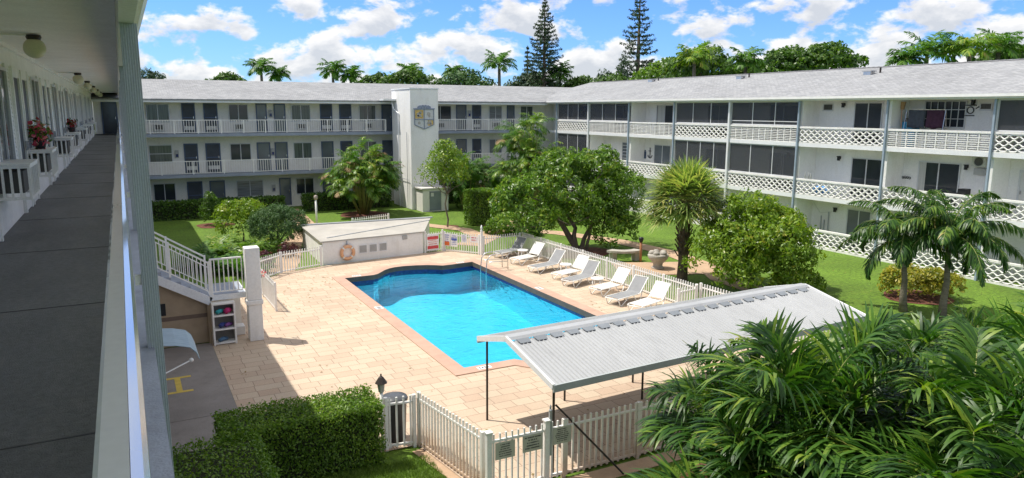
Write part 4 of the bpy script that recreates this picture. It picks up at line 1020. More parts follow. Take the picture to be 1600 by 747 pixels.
# wall units
def shutter(y0, y1):
    mb = MB(); z0, z1 = D3 + .75, 7.62
    mb.fbox(Flf, y0, y0 + .05, z0, z1, .002, .034); mb.fbox(Flf, y1 - .05, y1, z0, z1, .002, .034); mb.fbox(Flf, y0 + .051, y1 - .051, z0, z0 + .07, .002, .034); mb.fbox(Flf, y0 + .051, y1 - .051, z1 - .07, z1, .002, .034)
    for k in range(22):
        z = z0 + .09 + k * (z1 - z0 - .18) / 21
        mb.hexa([Flf(y0 + .052, z - .03, .028), Flf(y1 - .052, z - .03, .028), Flf(y1 - .052, z - .024, .032), Flf(y0 + .052, z - .024, .032), Flf(y0 + .052, z + .03, .012), Flf(y1 - .052, z + .03, .012), Flf(y1 - .052, z + .036, .017), Flf(y0 + .052, z + .036, .017)])
    mb.fbox(Flf, y0 + .05, y1 - .05, z0 + .05, z1 - .05, .003, .008)
    return mb.build('shutter', SHUT, left)
def wing_unit(y):
    shutter(y, y + .4); window(Flf, y + .42, y + 1.85, D3 + .8, 7.55, left, GLASS, 1); shutter(y + 1.87, y + 2.27)
    for a in (2.5, 3.65):
        fr = MB(); fr.fbox(Flf, y + a, y + a + .1, D3, 7.6, .002, .05); fr.fbox(Flf, y + a + .85, y + a + .95, D3, 7.6, .002, .05); fr.fbox(Flf, y + a + .101, y + a + .849, 7.45, 7.6, .002, .045)
        d = fr.build('door', SHUT, left)
        MB().fbox(Flf, y + a + .1, y + a + .85, D3 + .75, 7.45, .003, .02).build('screen_panel', DOORD, d)
        MB().fbox(Flf, y + a + .1, y + a + .85, D3 + .02, D3 + .749, .003, .035).build('lower_panel', SHUT, d)
        MB().fbox(Flf, y + a + .76, y + a + .8, D3 + .95, D3 + 1.1, .0455, .09).build('handle', STEEL, d)
for k in range(9): wing_unit(6.35 + 4.85 * k if k else 6.35)
wing_unit(1.5)
for k in range(10): window(Flf, 2 + 4.9 * k, 3.4 + 4.9 * k, D2 + .75, D2 + 1.95, left, GLASS, 1)
for k in range(10): window(Flf, 2 + 4.9 * k, 3.4 + 4.9 * k, .85, 2.05, left, GLASS, 1)
CAGES = [(11.1, 12.1), (14.7, 15.7), (20.5, 21.5), (24.6, 25.6), (30, 31), (36, 37), (42, 43)]
names = ['first', 'second', 'third', 'fourth', 'fifth', 'sixth', 'seventh']
for k, (a, b) in enumerate(CAGES):
    extra = {0: 'white caged window air conditioner nearest the camera on the left walkway', 1: 'white caged window air conditioner with the pink flowers standing on it'}.get(k, f'white caged window air conditioner, {names[k]} along the left walkway wall')
    t = thing('caged_air_conditioner', extra, 'air conditioner', (-1.45, a, D3 + .5), 'caged air conditioners along the left walkway')
    z0, z1 = D3 + .5, D3 + .9
    MB().fbox(Flf, a + .1, b - .1, z0 + .06, z1 - .06, .002, .3).build('cooling_unit', ACD, t)
    cg = MB(); W = .018
    for u in (a, b):
        for v in (z0, z1): cg.fbox(Flf, u - W, u + W, v - W, v + W, .001, .36)
        cg.fbox(Flf, u - W, u + W, z0 - .02, z1 + .02, .361, .39)
    for v in (z0, z1): cg.fbox(Flf, a + W + .001, b - W - .001, v - W, v + W, .362, .389)
    for j in range(1, 5):
        u = a + (b - a) * j / 5; cg.fbox(Flf, u - .014, u + .014, z0 + W, z1 - W, .364, .386)
    for j in (1, 2, 3): 
        o = .36 * j / 4; cg.fbox(Flf, a - .012, a + .012, z0 + W, z1 - W, o - .014, o + .014)
    cg.build('cage', RAILW, t)
    MB().fbox(Flf, a - .03, b + .03, z1 + .0225, z1 + .04, .001, .4).build('cage_top', RAILW, t)
GL = [11.5, 23.15, 30.0, 36.6, 43.2, 49.6]
for k, y in enumerate(GL):
    t = thing('ceiling_lamp', ['large round globe lamp nearest the camera on the walkway ceiling', 'second round globe lamp along the walkway ceiling', 'third round globe lamp along the walkway ceiling', 'fourth round globe lamp along the walkway ceiling', 'fifth round globe lamp along the walkway ceiling', 'last round globe lamp at the far end of the walkway ceiling'][k], 'lamp', (-.9, y, 7.9), 'globe lamps on the walkway ceiling')
    MB().lathe([(.08, 0), (.09, -.03), (.075, -.06)], (-.9, y, 7.907), 16).build('collar', BRONZE, t)
    MB().sphere((-.9, y, 7.74), .13, 20, 12).build('globe', GLOBE, t, True)
    MB().tube([(-1.44, y - .02, 7.9), (-.98, y - .02, 7.9)], .012, 6).build('conduit', SOFFIT, t)
door(lambda u, v, o: (u, FY - .002 - o, v), -1.0, -.1, D3, D3 + 2.05, left, GLASS, DOORB, False)

def stems_and_flowers(center, n, r_, petals, name, label, pot=None):
    t = thing(name, label, 'flower pot', center)
    if pot is not None: MB().lathe([(.07, 0), (.1, .12), (.11, .14)], center, 14).build('pot', pot, t, True)
    P = rng.normal(size=(n, 3)) * np.array((r_ * .5, r_ * .5, r_ * .75)) + np.array(center) + np.array((0, 0, .14 + r_ * .9))
    arr_obj('blossoms', leaf_cards(P, rng.normal(size=(n, 3)), .11, .8), petals, t)
    P = rng.normal(size=(n * 2, 3)) * np.array((r_ * .6, r_ * .6, r_ * .6)) + np.array(center) + np.array((0, 0, .2 + r_ * .5))
    arr_obj('leaves', leaf_cards(P, rng.normal(size=(n * 2, 3)), .09, .4), L_DARK, t)

# ================================================================== POOL FURNITURE AND FENCES
# pump house
pump = thing('pump_house', 'low white block pump house with a flat roof beside the pool', 'building', (10, 34, 0))
A_, B_ = np.array((7.6, 32.5)), np.array((12.62, 33.05)); Cn, Dn = np.array((14.6, 37.2)), np.array((7.8, 37.6))
pm = MB(); pm.hexa([(*A_, 0), (*B_, 0), (*Cn, 0), (*Dn, 0), (*A_, 1.06), (*B_, 1.06), (*Cn, 1.06), (*Dn, 1.06)]); pm.build('wall', WALLW, pump)
ex = lambda p, c, k: p + (p - c) * k
cc = (A_ + B_ + Cn + Dn) / 4
ov = [ex(p, cc, .03) for p in (A_, B_, Cn, Dn)]
pm = MB(); pm.hexa([(*p, 1.062) for p in ov] + [(*p, 1.12) for p in ov]); pm.build('roof', mat('pump_roof', (0.4, .38, .34), .7, .12, 1.0, dirt=(.42, .38, .3), dirt_amt=.5), pump)
m1, m2 = ov[3] + (ov[2] - ov[3]) * .1, ov[2]
MB().bar((*(ov[3] + (0, -.2)), 1.15), (*(ov[2] + (0, -.2)), 1.15), .25, .05).build('roof_flashing', PIPE, pump)
MB().bar((8.0, 33.2, 1.135), (14.2, 36.2, 1.135), .06, .03).build('roof_cable', PIPE, pump)
dv = (B_ - A_) / np.linalg.norm(B_ - A_); nv = np.array((dv[1], -dv[0]))
Fp = lambda u, v, o: (A_[0] + dv[0] * u + nv[0] * o, A_[1] + dv[1] * u + nv[1] * o, v)
for k in range(3):
    lv = MB(); u0 = 1.72 + k * .5
    lv.fbox(Fp, u0, u0 + .42, .36, .40, .002, .03); lv.fbox(Fp, u0, u0 + .42, .74, .78, .002, .03); lv.fbox(Fp, u0, u0 + .03, .401, .739, .002, .03); lv.fbox(Fp, u0 + .39, u0 + .42, .401, .739, .002, .03)
    lo_ = lv.build('louvre_vent', TRIM, pump)
    sl = MB()
    for j in range(4): sl.fbox(Fp, u0 + .031, u0 + .389, .43 + j * .08, .47 + j * .08, .012, .024)
    sl.fbox(Fp, u0 + .031, u0 + .389, .402, .738, .002, .006)
    sl.build('louvre_slats', ACM, lo_)
MB().fbox(Fp, 3.95, 4.2, .82, 1.0, .002, .05).build('light_box', ACM, pump)
lr = thing('life_ring', 'orange life ring hanging on the pump house wall', 'life ring', Fp(1.15, .5, .08))
MB().tube([Fp(1.15 + .29 * math.cos(a), .5 + .29 * math.sin(a), .09) for a in np.linspace(0, 2 * math.pi, 25)], .075, 10, False).build('ring', ORANGE, lr, True)
for a in (.8, 2.35, 3.9, 5.5):
    MB().tube([Fp(1.15 + .29 * math.cos(a + d), .5 + .29 * math.sin(a + d), .09) for d in (-.12, 0, .12)], .079, 10, False).build('band', SLINGW, lr, True)
MB().fbox(Fp, 1.12, 1.17, .86, 1.02, .002, .05).build('hook', PIPE, lr)

def fence(label, pts, h=.98, pitch=.13, name='picket_fence', group='white picket fences round the pool', postevery=1.9, pk=.038, open_top=.12, mat_=FENCEW, z=0.03):
    pts = [np.array(p, float) for p in pts]
    t = thing(name, label, 'fence', (*pts[0], 0), group)
    for si, (a, b) in enumerate(zip(pts[:-1], pts[1:])):
        L = np.linalg.norm(b - a); d = (b - a) / L; nrm = np.array((-d[1], d[0]))
        F = lambda u, v, o, a=a, d=d, nrm=nrm: (a[0] + d[0] * u + nrm[0] * o, a[1] + d[1] * u + nrm[1] * o, v)
        nb = max(1, round(L / postevery))
        for k in range(nb):
            u0, u1 = L * k / nb, L * (k + 1) / nb
            mb = MB(); mb.fbox(F, u0, u1, h - open_top - .04, h - open_top, -.02, .02); mb.fbox(F, u0, u1, z + .06, z + .1, -.019, .019)
            m = max(2, round((u1 - u0) / pitch))
            for i in range(m):
                u = u0 + (u1 - u0) * (i + .5) / m; mb.fbox(F, u - pk / 2, u + pk / 2, z + .02, h + rng.uniform(-.006, .006), -.0165, .0165)
            mb.build('picket_panel', mat_, t)
        for k in range(1 if si else 0, nb + 1):
            u = L * k / nb; p = F(u, 0, 0)
            MB().box(p[0] - .035, p[0] + .035, p[1] - .035, p[1] + .035, 0, h + .01).build('post', mat_, t)
    return t
fence('long white picket fence behind the row of pool loungers', [(17.25, 31.35), (17.4, 18.95)])
fence('white picket fence between the lounger row and the canopy end, seen beneath the canopy', [(17.43, 18.78), (17.6, 11.2)], 1.05)
fence('short white picket fence turning in beside the last lounger', [(17.29, 18.83), (16.35, 18.7)], 1.0)
fence('white picket fence in front of the garden, running to the gate near the stair pillar', [(4.2, 30.3), (5.6, 31.65), (7.5, 32.35)], .95)
fence('white picket fence and gate beside the stair pillar', [(4.22, 30.1), (4.3, 25.6)], 1.05)
fence('white picket fence with hanging notices right of the pump house', [(13.8, 33.15), (14.93, 31.5)], 1.0)
fence('white picket fence at the far corner of the pool behind the first lounger', [(15.1, 31.42), (17.13, 31.4)], .95)
fence('rust stained white picket fence near the black bin and front lawn', [(5.03, 13.58), (5.38, 11.25)], 1.2, .12, mat_=RUSTF)
fence('short white picket fence between the lantern post and the corner', [(4.36, 13.7), (4.93, 13.61)], 1.15, .14)
fence('white picket fence under the near side of the canopy behind the palms', [(7.0, 11.05), (17.55, 11.0)], 1.2, .14, mat_=RUSTF)
fence('little white picket fence on the lawn behind the pump house', [(11.8, 42.6), (14.4, 43.6)], .55, .16)
# front gate with notices
gate = thing('pool_gate', 'front white pool gate carrying grey notice plates', 'gate', (5.45, 11.08, 0))
Fg = lambda u, v, o: (5.42 + u, 11.08 - .02 * u - o, v)
for u in (0.0, 1.2):
    MB().fbox(Fg, u - .05, u + .05, 0, 1.24, -.05, .05).build('post', FENCEW, gate)
    MB().fbox(Fg, u - .065, u + .065, 1.242, 1.27, -.065, .065).build('post_cap', FENCEW, gate)
mb = MB(); mb.fbox(Fg, .06, 1.14, 1.04, 1.085, -.02, .02); mb.fbox(Fg, .06, 1.14, .1, .14, -.02, .02)
for k in range(9): u = .1 + k * .125; mb.fbox(Fg, u - .014, u + .014, .05, 1.2, -.016, .016)
mb.build('gate_leaf', FENCEW, gate)
mb = MB(); mb.fbox(Fg, 1.3, 1.58, 1.04, 1.085, -.02, .02); mb.fbox(Fg, 1.3, 1.58, .1, .14, -.02, .02)
for k in range(3): u = 1.32 + k * .12; mb.fbox(Fg, u - .014, u + .014, .05, 1.2, -.016, .016)
mb.build('side_panel', FENCEW, gate)
lt = MB(); lt.fbox(Fg, 1.24, 1.29, .55, 1.42, .0, .05); lt.lathe([(.03, 0), (.035, .03), (.015, .06), (.02, .1), (.005, .14)], Fg(1.265, 1.42, .025), 10); lt.build('latch_pole', PIPE, gate)
def notice(name, label, F, u0, u1, v0, v1, o, plate, ink, rows, seed, parent=None, blocks=()):
    t = thing(name, label, 'sign', F((u0 + u1) / 2, v0, o))
    rg = random.Random(seed); mk = MB(); mk.fbox(F, u0, u1, v0, v1, o, o + .012); mk.mi = 1
    H = (v1 - v0); W = (u1 - u0)
    for r_ in range(rows):
        v = v1 - H * (.12 + .8 * r_ / max(1, rows)); hh = H * .34 / rows
        wid = W * rg.uniform(.45, .8); u = (u0 + u1) / 2 - wid / 2; end = u + wid
        while u < end:
            w = rg.uniform(.4, 1.1) * hh; mk.fbox(F, u, min(u + w, end), v - hh, v, o + .0125, o + .015); u += w + hh * (.25 if rg.random() < .75 else .8)
    mk.build('plate', [plate, ink], t)
    for (a, b, c, d, m_) in blocks:
        MB().fbox(F, u0 + W * a, u0 + W * b, v0 + H * c, v0 + H * d, o + .0155, o + .018).build('colour_panel', m_, t)
    return t
notice('notice_sign', 'grey notice plate on the left half of the front gate', Fg, .12, .52, .7, 1.03, .022, SIGNG, INK, 6, 1)
notice('notice_sign', 'grey notice plate next to the latch of the front gate', Fg, .68, 1.1, .72, 1.05, .022, SIGNG, INK, 5, 2)
notice('notice_sign', 'grey notice plate right of the gate latch and before the dark canopy pole', Fg, 1.32, 1.72, .74, 1.08, .022, SIGNG, INK, 7, 3)
# board gate beside the pump house
gb = thing('pool_gate', 'white gate between the pump house and the noticed fence holding the red sign', 'gate', (12.8, 33.1, 0))
Fq = lambda u, v, o: (12.72 + u * .995, 33.08 + u * .11 - o, v)
for u in (0.02, 1.0): MB().fbox(Fq, u - .04, u + .04, 0, 1.1, -.04, .04).build('post', FENCEW, gb)
mb = MB(); mb.fbox(Fq, .07, .95, .9, .94, -.02, .02); mb.fbox(Fq, .07, .95, .1, .14, -.02, .02)
for k in range(7): u = .12 + k * .13; mb.fbox(Fq, u - .014, u + .014, .06, 1.02, -.016, .016)
mb.build('gate_leaf', FENCEW, gb)
notice('warning_sign', 'large white and red warning sign on the pump house gate', Fq, .1, .78, .12, .93, .025, SIGNW, SIGNR, 7, 5, blocks=((.06, .94, .68, .86, SIGNR), (.06, .94, .1, .28, SIGNR)))
fa = np.array((13.75, 33.2)); fbv = np.array((15.0, 31.45)) - fa; fl_ = np.linalg.norm(fbv); fbv /= fl_; fn = np.array((-fbv[1], fbv[0]))
if fn[1] > 0: fn = -fn
Fn = lambda u, v, o: (fa[0] + fbv[0] * u + fn[0] * o, fa[1] + fbv[1] * u + fn[1] * o, v)
notice('notice_sign', 'orange bottomed notice at the left end of the noticed fence', Fn, .08, .42, .3, .95, .03, SIGNW, SIGNBL, 5, 6, blocks=((.1, .9, .05, .35, SIGNO),))
notice('notice_sign', 'tall white notice with blue heading on the noticed fence', Fn, .46, .86, .3, .93, .03, SIGNW, SIGNBL, 6, 7, blocks=((.1, .9, .5, .66, SIGNBL),))
notice('notice_sign', 'small blue printed notice at the middle of the noticed fence', Fn, 1.05, 1.4, .55, .95, .03, SIGNW, SIGNBL, 5, 8)
notice('notice_sign', 'plain pale notice near the finial post of the noticed fence', Fn, 1.55, 2.0, .6, .9, .03, SIGNW, SIGNR, 2, 9)
fp = thing('finial_post', 'white fence post with pointed finial at the far pool corner', 'post', (14.98, 31.35, 0))
MB().box(14.93, 15.03, 31.3, 31.4, 0, 1.2).build('shaft', FENCEW, fp)
MB().lathe([(.06, 0), (.07, .03), (.03, .06), (.055, .14), (.05, .18), (.012, .3)], (14.98, 31.35, 1.202), 12).build('finial', FENCEW, fp, True)

# loungers
def lounger(kind):
    t = thing('sun_lounger', 'x', 'sun lounger', (0, 0, 0), 'sun loungers along the pool fence')
    W = .32; fr = MB()
    for s in (-1, 1):
        fr.tube([(0, s * W, .3), (.05, s * W, .34), (1.2, s * W, .34)], .022, 8)
        fr.tube([(1.2, s * W, .34), (1.32, s * W, .37), (1.78, s * W, 1.0)], .022, 8)
    fr.tube([(0, -W, .3), (0, W, .3)], .022, 8); fr.tube([(1.78, -W, 1.0), (1.78, W, 1.0)], .022, 8)
    fr.build('frame', PLASTW, t, True)
    for s in (-1, 1):
        MB().tube([(.02, s * W, .3), (.12, s * W, .02), (.2, s * W, .0), (.5, s * W, .22), (.6, s * W, .33)], .02, 8).build('leg', PLASTW, t, True)
        MB().tube([(.9, s * W, .33), (1.1, s * W, .06), (1.2, s * W, .0), (1.35, s * W, .1), (1.45, s * W, .5)], .02, 8).build('leg', PLASTW, t, True)
    if kind == 'grey':
        n = 8; V = []; Q = []
        xs = list(np.linspace(.05, 1.22, 9)) + list(np.linspace(1.34, 1.76, 6)); zs = [.345 - .02 * math.sin(math.pi * i / 8) for i in range(9)] + list(np.linspace(.4, .97, 6))
        mb = MB()
        for i in range(len(xs) - 1): mb.hexa([(xs[i], -W + .015, zs[i] - .006), (xs[i + 1], -W + .015, zs[i + 1] - .006), (xs[i + 1], W - .015, zs[i + 1] - .006), (xs[i], W - .015, zs[i] - .006), (xs[i], -W + .015, zs[i] + .006), (xs[i + 1], -W + .015, zs[i + 1] + .006), (xs[i + 1], W - .015, zs[i + 1] + .006), (xs[i], W - .015, zs[i] + .006)])
        mb.build('sling', SLINGG, t)
    else:
        mb = MB()
        for i in range(17): x = .06 + i * .068; mb.box(x, x + .05, -W - .015, W + .015, .352, .364)
        for i in range(11):
            f = (i + .4) / 11; p = np.array((1.34 + .44 * f, 0, .4 + .6 * f)); d = np.array((.59, 0, .81)) * .025
            mb.hexa([tuple(p - d + (.02, -W - .01, -.01)), tuple(p + d + (.02, -W - .01, -.01)), tuple(p + d + (.02, W + .01, -.01)), tuple(p - d + (.02, W + .01, -.01)), tuple(p - d + (.0, -W - .01, .01)), tuple(p + d + (.0, -W - .01, .01)), tuple(p + d + (.0, W + .01, .01)), tuple(p - d + (.0, W + .01, .01))])
        mb.build('straps', SLINGW, t)
    return t
LG = [('grey', 15.3, 30.3, 'grey sling sun lounger at the far end of the row by the handrail'), ('white', 15.3, 28.6, 'white strap sun lounger, farthest of the white ones'),
      ('grey', 15.2, 26.75, 'grey sling sun lounger right before the middle side table'), ('white', 15.4, 25.1, 'white strap sun lounger just after the middle side table'),
      ('grey', 15.2, 23.95, 'grey sling sun lounger left of the nearest side table'), ('white', 15.4, 22.3, 'white strap sun lounger right of the nearest side table'),
      ('grey', 15.15, 20.85, 'grey sling sun lounger nearest the canopy'), ('white', 15.25, 19.65, 'white strap sun lounger partly hidden by the canopy roof')]
protos = {}
for kind, x, y, lab in LG:
    if kind not in protos:
        o = lounger(kind); protos[kind] = o; o['label'] = lab; o.location = (x, y, .03); o.rotation_euler = (0, 0, R(17)); o.scale = (.97, .92, .82)
    else: copy_tree(protos[kind], (x, y, .03), R(17 + rng.uniform(-4, 4)), lab)
tb = thing('side_table', 'white plastic side table between the two farthest sun loungers', 'side table', (16.3, 29.6, .03), 'white side tables between the loungers')
MB().lathe([(.24, .4), (.26, .41), (.26, .44), (.24, .45)], (16.3, 29.6, .03), 20).build('table_top', PLASTW, tb, True)
for k in range(4):
    a = math.pi / 4 + k * math.pi / 2
    MB().tube([(16.3 + .2 * math.cos(a), 29.6 + .2 * math.sin(a), .43), (16.3 + .22 * math.cos(a), 29.6 + .22 * math.sin(a), .03)], .025, 8).build('leg', PLASTW, tb, True)
copy_tree(tb, (16.4, 25.95, .03), .3, 'white plastic side table at the middle of the lounger row')
copy_tree(tb, (16.1, 23.15, .03), .7, 'white plastic side table nearest the canopy')

# canopy
can = thing('canopy', 'long grey ribbed metal canopy on thin dark posts by the pool', 'canopy', (11.5, 12.7, 0))
n_, f_ = 6.78, 16.15
def cy(x): return .045 * (x - 6.8)
YL, YR, YM = 14.36, 11.06, 12.98; ZE, ZR = 1.90, 2.25
def slope_sheet(y0, z0, y1, z1, name):
    mb = MB(); n = 96
    for i in range(n):
        xa = n_ + (f_ - n_) * i / n; xb = n_ + (f_ - n_) * (i + 1) / n; xm = xa + (xb - xa) * .22
        h = .022
        for (a, b, ha, hb) in ((xa, xa + .012, 0, h), (xa + .012, xm, h, h), (xm, xm + .012, h, 0), (xm + .012, xb, 0, 0)):
            mb.face([(a, y0 + cy(a), z0 + ha), (b, y0 + cy(b), z0 + hb), (b, y1 + cy(b), z1 + hb), (a, y1 + cy(a), z1 + ha)])
    o = mb.build(name, METAL, can); sd = o.modifiers.new('thick', 'SOLIDIFY'); sd.thickness = .006
    return o
slope_sheet(YR, ZE, YM - .16, ZR, 'roof_sheet'); slope_sheet(YL, ZE, YM + .16, ZR, 'roof_sheet')
rdg = MB(); nn = 22
rdg.hexa([(n_, YM - .17 + cy(n_), ZR + .024), (f_, YM - .17 + cy(f_), ZR + .024), (f_, YM + .17 + cy(f_), ZR + .024), (n_, YM + .17 + cy(n_), ZR + .024), (n_, YM - .1 + cy(n_), ZR + .075), (f_, YM - .1 + cy(f_), ZR + .075), (f_, YM + .1 + cy(f_), ZR + .075), (n_, YM + .1 + cy(n_), ZR + .075)])
rdg.build('ridge_cap', METAL, can)
for sgn, nm in ((-1, 0), (1, 1)):
    blk = MB()
    for i in range(22):
        xa = n_ + .12 + (f_ - n_ - .2) * i / 22; xb = xa + (f_ - n_) / 22 * .72
        y0 = YM + sgn * .19; y1 = YM + sgn * .34
        dr = .20 if sgn < 0 else .29; z0 = ZR - dr * .03 + .028; z1 = ZR - dr * .18 + .026
        blk.hexa([(xa, y0 + cy(xa), z0), (xb, y0 + cy(xb), z0), (xb - .03, y1 + cy(xb), z1), (xa + .03, y1 + cy(xa), z1), (xa, y0 + cy(xa), z0 + .02), (xb, y0 + cy(xb), z0 + .02), (xb - .03, y1 + cy(xb), z1 + .003), (xa + .03, y1 + cy(xa), z1 + .003)])
    blk.build('ridge_closures', mat('closure_grey', (0.2, .22, .24), .6), can)
for y in (YL + .01, YR - .01):
    MB().bar((n_ - .03, y + cy(n_), ZE - .05), (f_ + .03, y + cy(f_), ZE - .05), .05, .14).build('eave_beam', mat('eave_grey', (0.36, .39, .38), .5), can)
for x in (n_ - .02, f_ + .02):
    for (a, b) in ((YL, YM), (YR, YM)):
        MB().bar((x, a + cy(x), ZE - .02), (x, b + cy(x), ZR + .02), .05, .12).build('gable_trim', TRIM, can)
MB().prism([(YL - .1, ZE - .1), (YM, ZR - .03), (YR + .1, ZE - .1)], lambda u, v, o: (n_ + .02 + o, u, v), 0, .01)
cl_ = MB()
for x in np.arange(n_ + .8, f_, 1.6): cl_.bar((x, YL + cy(x), ZE - .03), (x, YR + cy(x), ZE - .03), .04, .06)
cl_.build('cross_ties', PIPE, can)
for (x, y) in ((6.84, 14.05), (6.88, 11.24), (10.9, 11.4), (11.2, 14.4), (16.0, 11.6), (16.0, 14.6), (9.0, 14.2), (10.72, 13.4), (13.4, 11.5), (13.5, 14.5)):
    MB().tube([(x, y, 0.03), (x, y, ZE + (.27 * (YL - (y - cy(x))) if y > YM + cy(x) else .16 * (y - cy(x) - YR)) - .05)], .026, 8).build('post', BRONZE, can)
MB().tube([(6.9, 11.2, 1.45), (8.1, 10.6, 0.02)], .02, 8).build('brace', BRONZE, can)

# lantern, bin
ln = thing('lantern_post', 'black topped lantern on a white post at the hedge end', 'lamp post', (4.28, 13.72, 0))
MB().tube([(4.28, 13.72, 0), (4.28, 13.72, 1.28)], .035, 10).build('post', FENCEW, ln, True)
MB().lathe([(.03, 0), (.06, .02), (.085, .2), (.08, .205)], (4.28, 13.72, 1.282), 6).build('glass_body', mat('lantern_glass', (0.4, .4, .38), .2), ln)
MB().lathe([(.13, 0), (.11, .03), (.05, .12), (.015, .15), (.02, .18), (.004, .2)], (4.28, 13.72, 1.49), 8).build('lantern_cap', BRONZE, ln)
tc_ = thing('trash_can', 'charcoal lidded trash can behind the corner pickets', 'trash can', (4.62, 14.15, .03))
MB().lathe([(.21, 0), (.22, .02), (.255, .86), (.26, .88)], (4.68, 14.1, .03), 24).build('bin_body', TRASH, tc_, True)
MB().lathe([(.28, 0), (.285, .04), (.26, .08), (.1, .11), (.09, .11)], (4.68, 14.1, .912), 24).build('lid', mat('bin_lid', (.075, .08, .085), .35), tc_, True)

# stair, landing, pillar, shelves
st_ = thing('staircase', 'white external staircase with landing and railings at the left wing', 'staircase', (1.5, 23.3, 0))
steps = MB(); ns = 7
for i in range(ns):
    x0 = .2 + (1.75) * i / ns; x1 = x0 + 1.75 / ns; z = D2 - (D2 - 1.5) * (i + 1) / ns
    steps.box(x0, x1 + (.0 if i == ns - 1 else .0), 22.85, 23.95, z - .14, z)
steps.build('treads', LEDGE, st_)
MB().bar((.15, 22.83, D2 - .28), (1.97, 22.83, 1.32), .06, .24).build('stringer', TRIM, st_)
MB().bar((.15, 23.98, D2 - .28), (1.97, 23.98, 1.32), .06, .24).build('stringer', TRIM, st_)
MB().box(1.952, 2.98, 22.8, 24.4, 1.34, 1.5).build('landing', TRIM, st_)
MB().box(1.98, 2.95, 22.84, 24.38, 1.502, 1.507).build('landing_surface', LEDGE, st_)
def stair_rail(y, m=RAILW):
    mb = MB(); a = np.array((.18, y, D2)); b = np.array((1.97, y, 1.5)); hh = .98
    for off, w in ((hh, .045), (hh - .14, .03), (.1, .03)): mb.bar(a + (0, 0, off), b + (0, 0, off), w)
    for i in range(17):
        p = a + (b - a) * i / 16; mb.box(p[0] - .012, p[0] + .012, y - .012, y + .012, p[2] + .12, p[2] + hh - .16)
    for t in (0, .42, 1): p = a + (b - a) * t; mb.box(p[0] - .028, p[0] + .028, y - .028, y + .028, p[2] - .02, p[2] + hh + .04)
    return mb.build('stair_railing', m, st_)
stair_rail(22.86); stair_rail(23.93)
lr2 = picket_rail(lambda u, v, o: (u, 22.86 - o, v), 2.0, 2.9, 1.5, 2.6, 0, (2.03,), .115); lr2.build('landing_railing', RAILW, st_)
MB().prism([(-1.4, .03), (1.86, .03), (1.86, 1.3), (.2, 2.4), (-1.4, 2.4)], lambda u, v, o: (u, 23.0 + o, v), 0, .1).build('tiled_wall', TILE, st_)
MB().box(1.952, 2.98, 24.3, 24.4, .03, 1.339).build('landing_wall', WALL, st_)
MB().box(.0, 1.86, 22.99, 22.998, .82, .94).build('tile_band', TILEB, st_)
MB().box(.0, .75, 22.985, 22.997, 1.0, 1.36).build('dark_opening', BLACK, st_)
MB().box(1.862, 1.95, 22.82, 23.1, 0.03, 1.335).build('end_pier', TILE, st_)
for i in range(7):
    y0 = 24.42 + .27 * i; z = 1.5 - .2 * (i + 1)
    MB().box(1.98, 2.95, y0, y0 + .27, 0, z).build('lower_step', CONC, st_)
pil = thing('stair_pillar', 'square white pillar at the corner of the stair landing', 'pillar', (3.15, 22.65, 0))
MB().box(2.97, 3.37, 22.45, 22.85, 0.03, 1.15).build('lower_shaft', WALLW, pil, bevel=.015)
MB().box(2.93, 3.41, 22.41, 22.89, 1.152, 1.3).build('moulded_band', WALLW, pil, bevel=.03)
MB().box(2.96, 3.38, 22.44, 22.86, 1.302, 2.9).build('upper_shaft', WALLW, pil, bevel=.02)
MB().box(3.385, 3.41, 22.5, 22.6, 1.95, 2.05).build('lamp_box', ACM, pil)
wc = MB().box(2.62, 2.95, 23.3, 23.7, .03, .3).build('storage_cube', PLASTW, wloc=(2.7, 23.5, .03), bevel=.01); tag(wc, 'small white cube box on the pavers behind the stair pillar', 'box')
shf = thing('towel_shelf', 'white open shelf unit of pool toys under the stair landing', 'shelf', (2.28, 22.8, 0.03))
for x in (1.98, 2.58): MB().box(x - .025, x + .025, 22.5, 22.8, .03, 1.3).build('side_panel', PLASTW, shf)
for z in (.06, .48, .9): MB().box(2.006, 2.554, 22.5, 22.8, z, z + .05).build('shelf', PLASTW, shf)
MB().box(2.006, 2.554, 22.5, 22.8, 1.26, 1.3).build('top', PLASTW, shf); MB().box(2.006, 2.554, 22.801, 22.815, .03, 1.3).build('back_panel', mat('shelf_back', (.2, .19, .17), .8), shf)
def toy(x, z, m, r_, lab, nm, cat, dx=.2):
    mb = MB(); mb.tube([(x, 22.52, z), (x + dx * .4, 22.58, z + .03), (x + dx, 22.7, z)], [r_, r_ * 1.1, r_ * .9], 10)
    tag(mb.build(nm, m, smooth=True, wloc=(x, 22.6, z)), lab, cat)
toy(2.08, 1.03, TEAL, .06, 'rolled teal towel on the top shelf under the landing', 'rolled_towel', 'towel'); toy(2.32, 1.03, MAGENTA, .075, 'rolled magenta towel on the top shelf under the landing', 'rolled_towel', 'towel', .16)
toy(2.14, .61, NAVY, .06, 'navy rolled towel at the left of the middle shelf', 'rolled_towel', 'towel'); toy(2.3, .60, mat('violet_towel', (.18, .07, .25), .8), .05, 'violet rolled towel at the right of the middle shelf', 'rolled_towel', 'towel', .2)
toy(2.1, .17, mat('dusty_blue_towel', (.08, .16, .26), .8), .055, 'dusty blue rolled towel on the bottom shelf', 'rolled_towel', 'towel', .25)
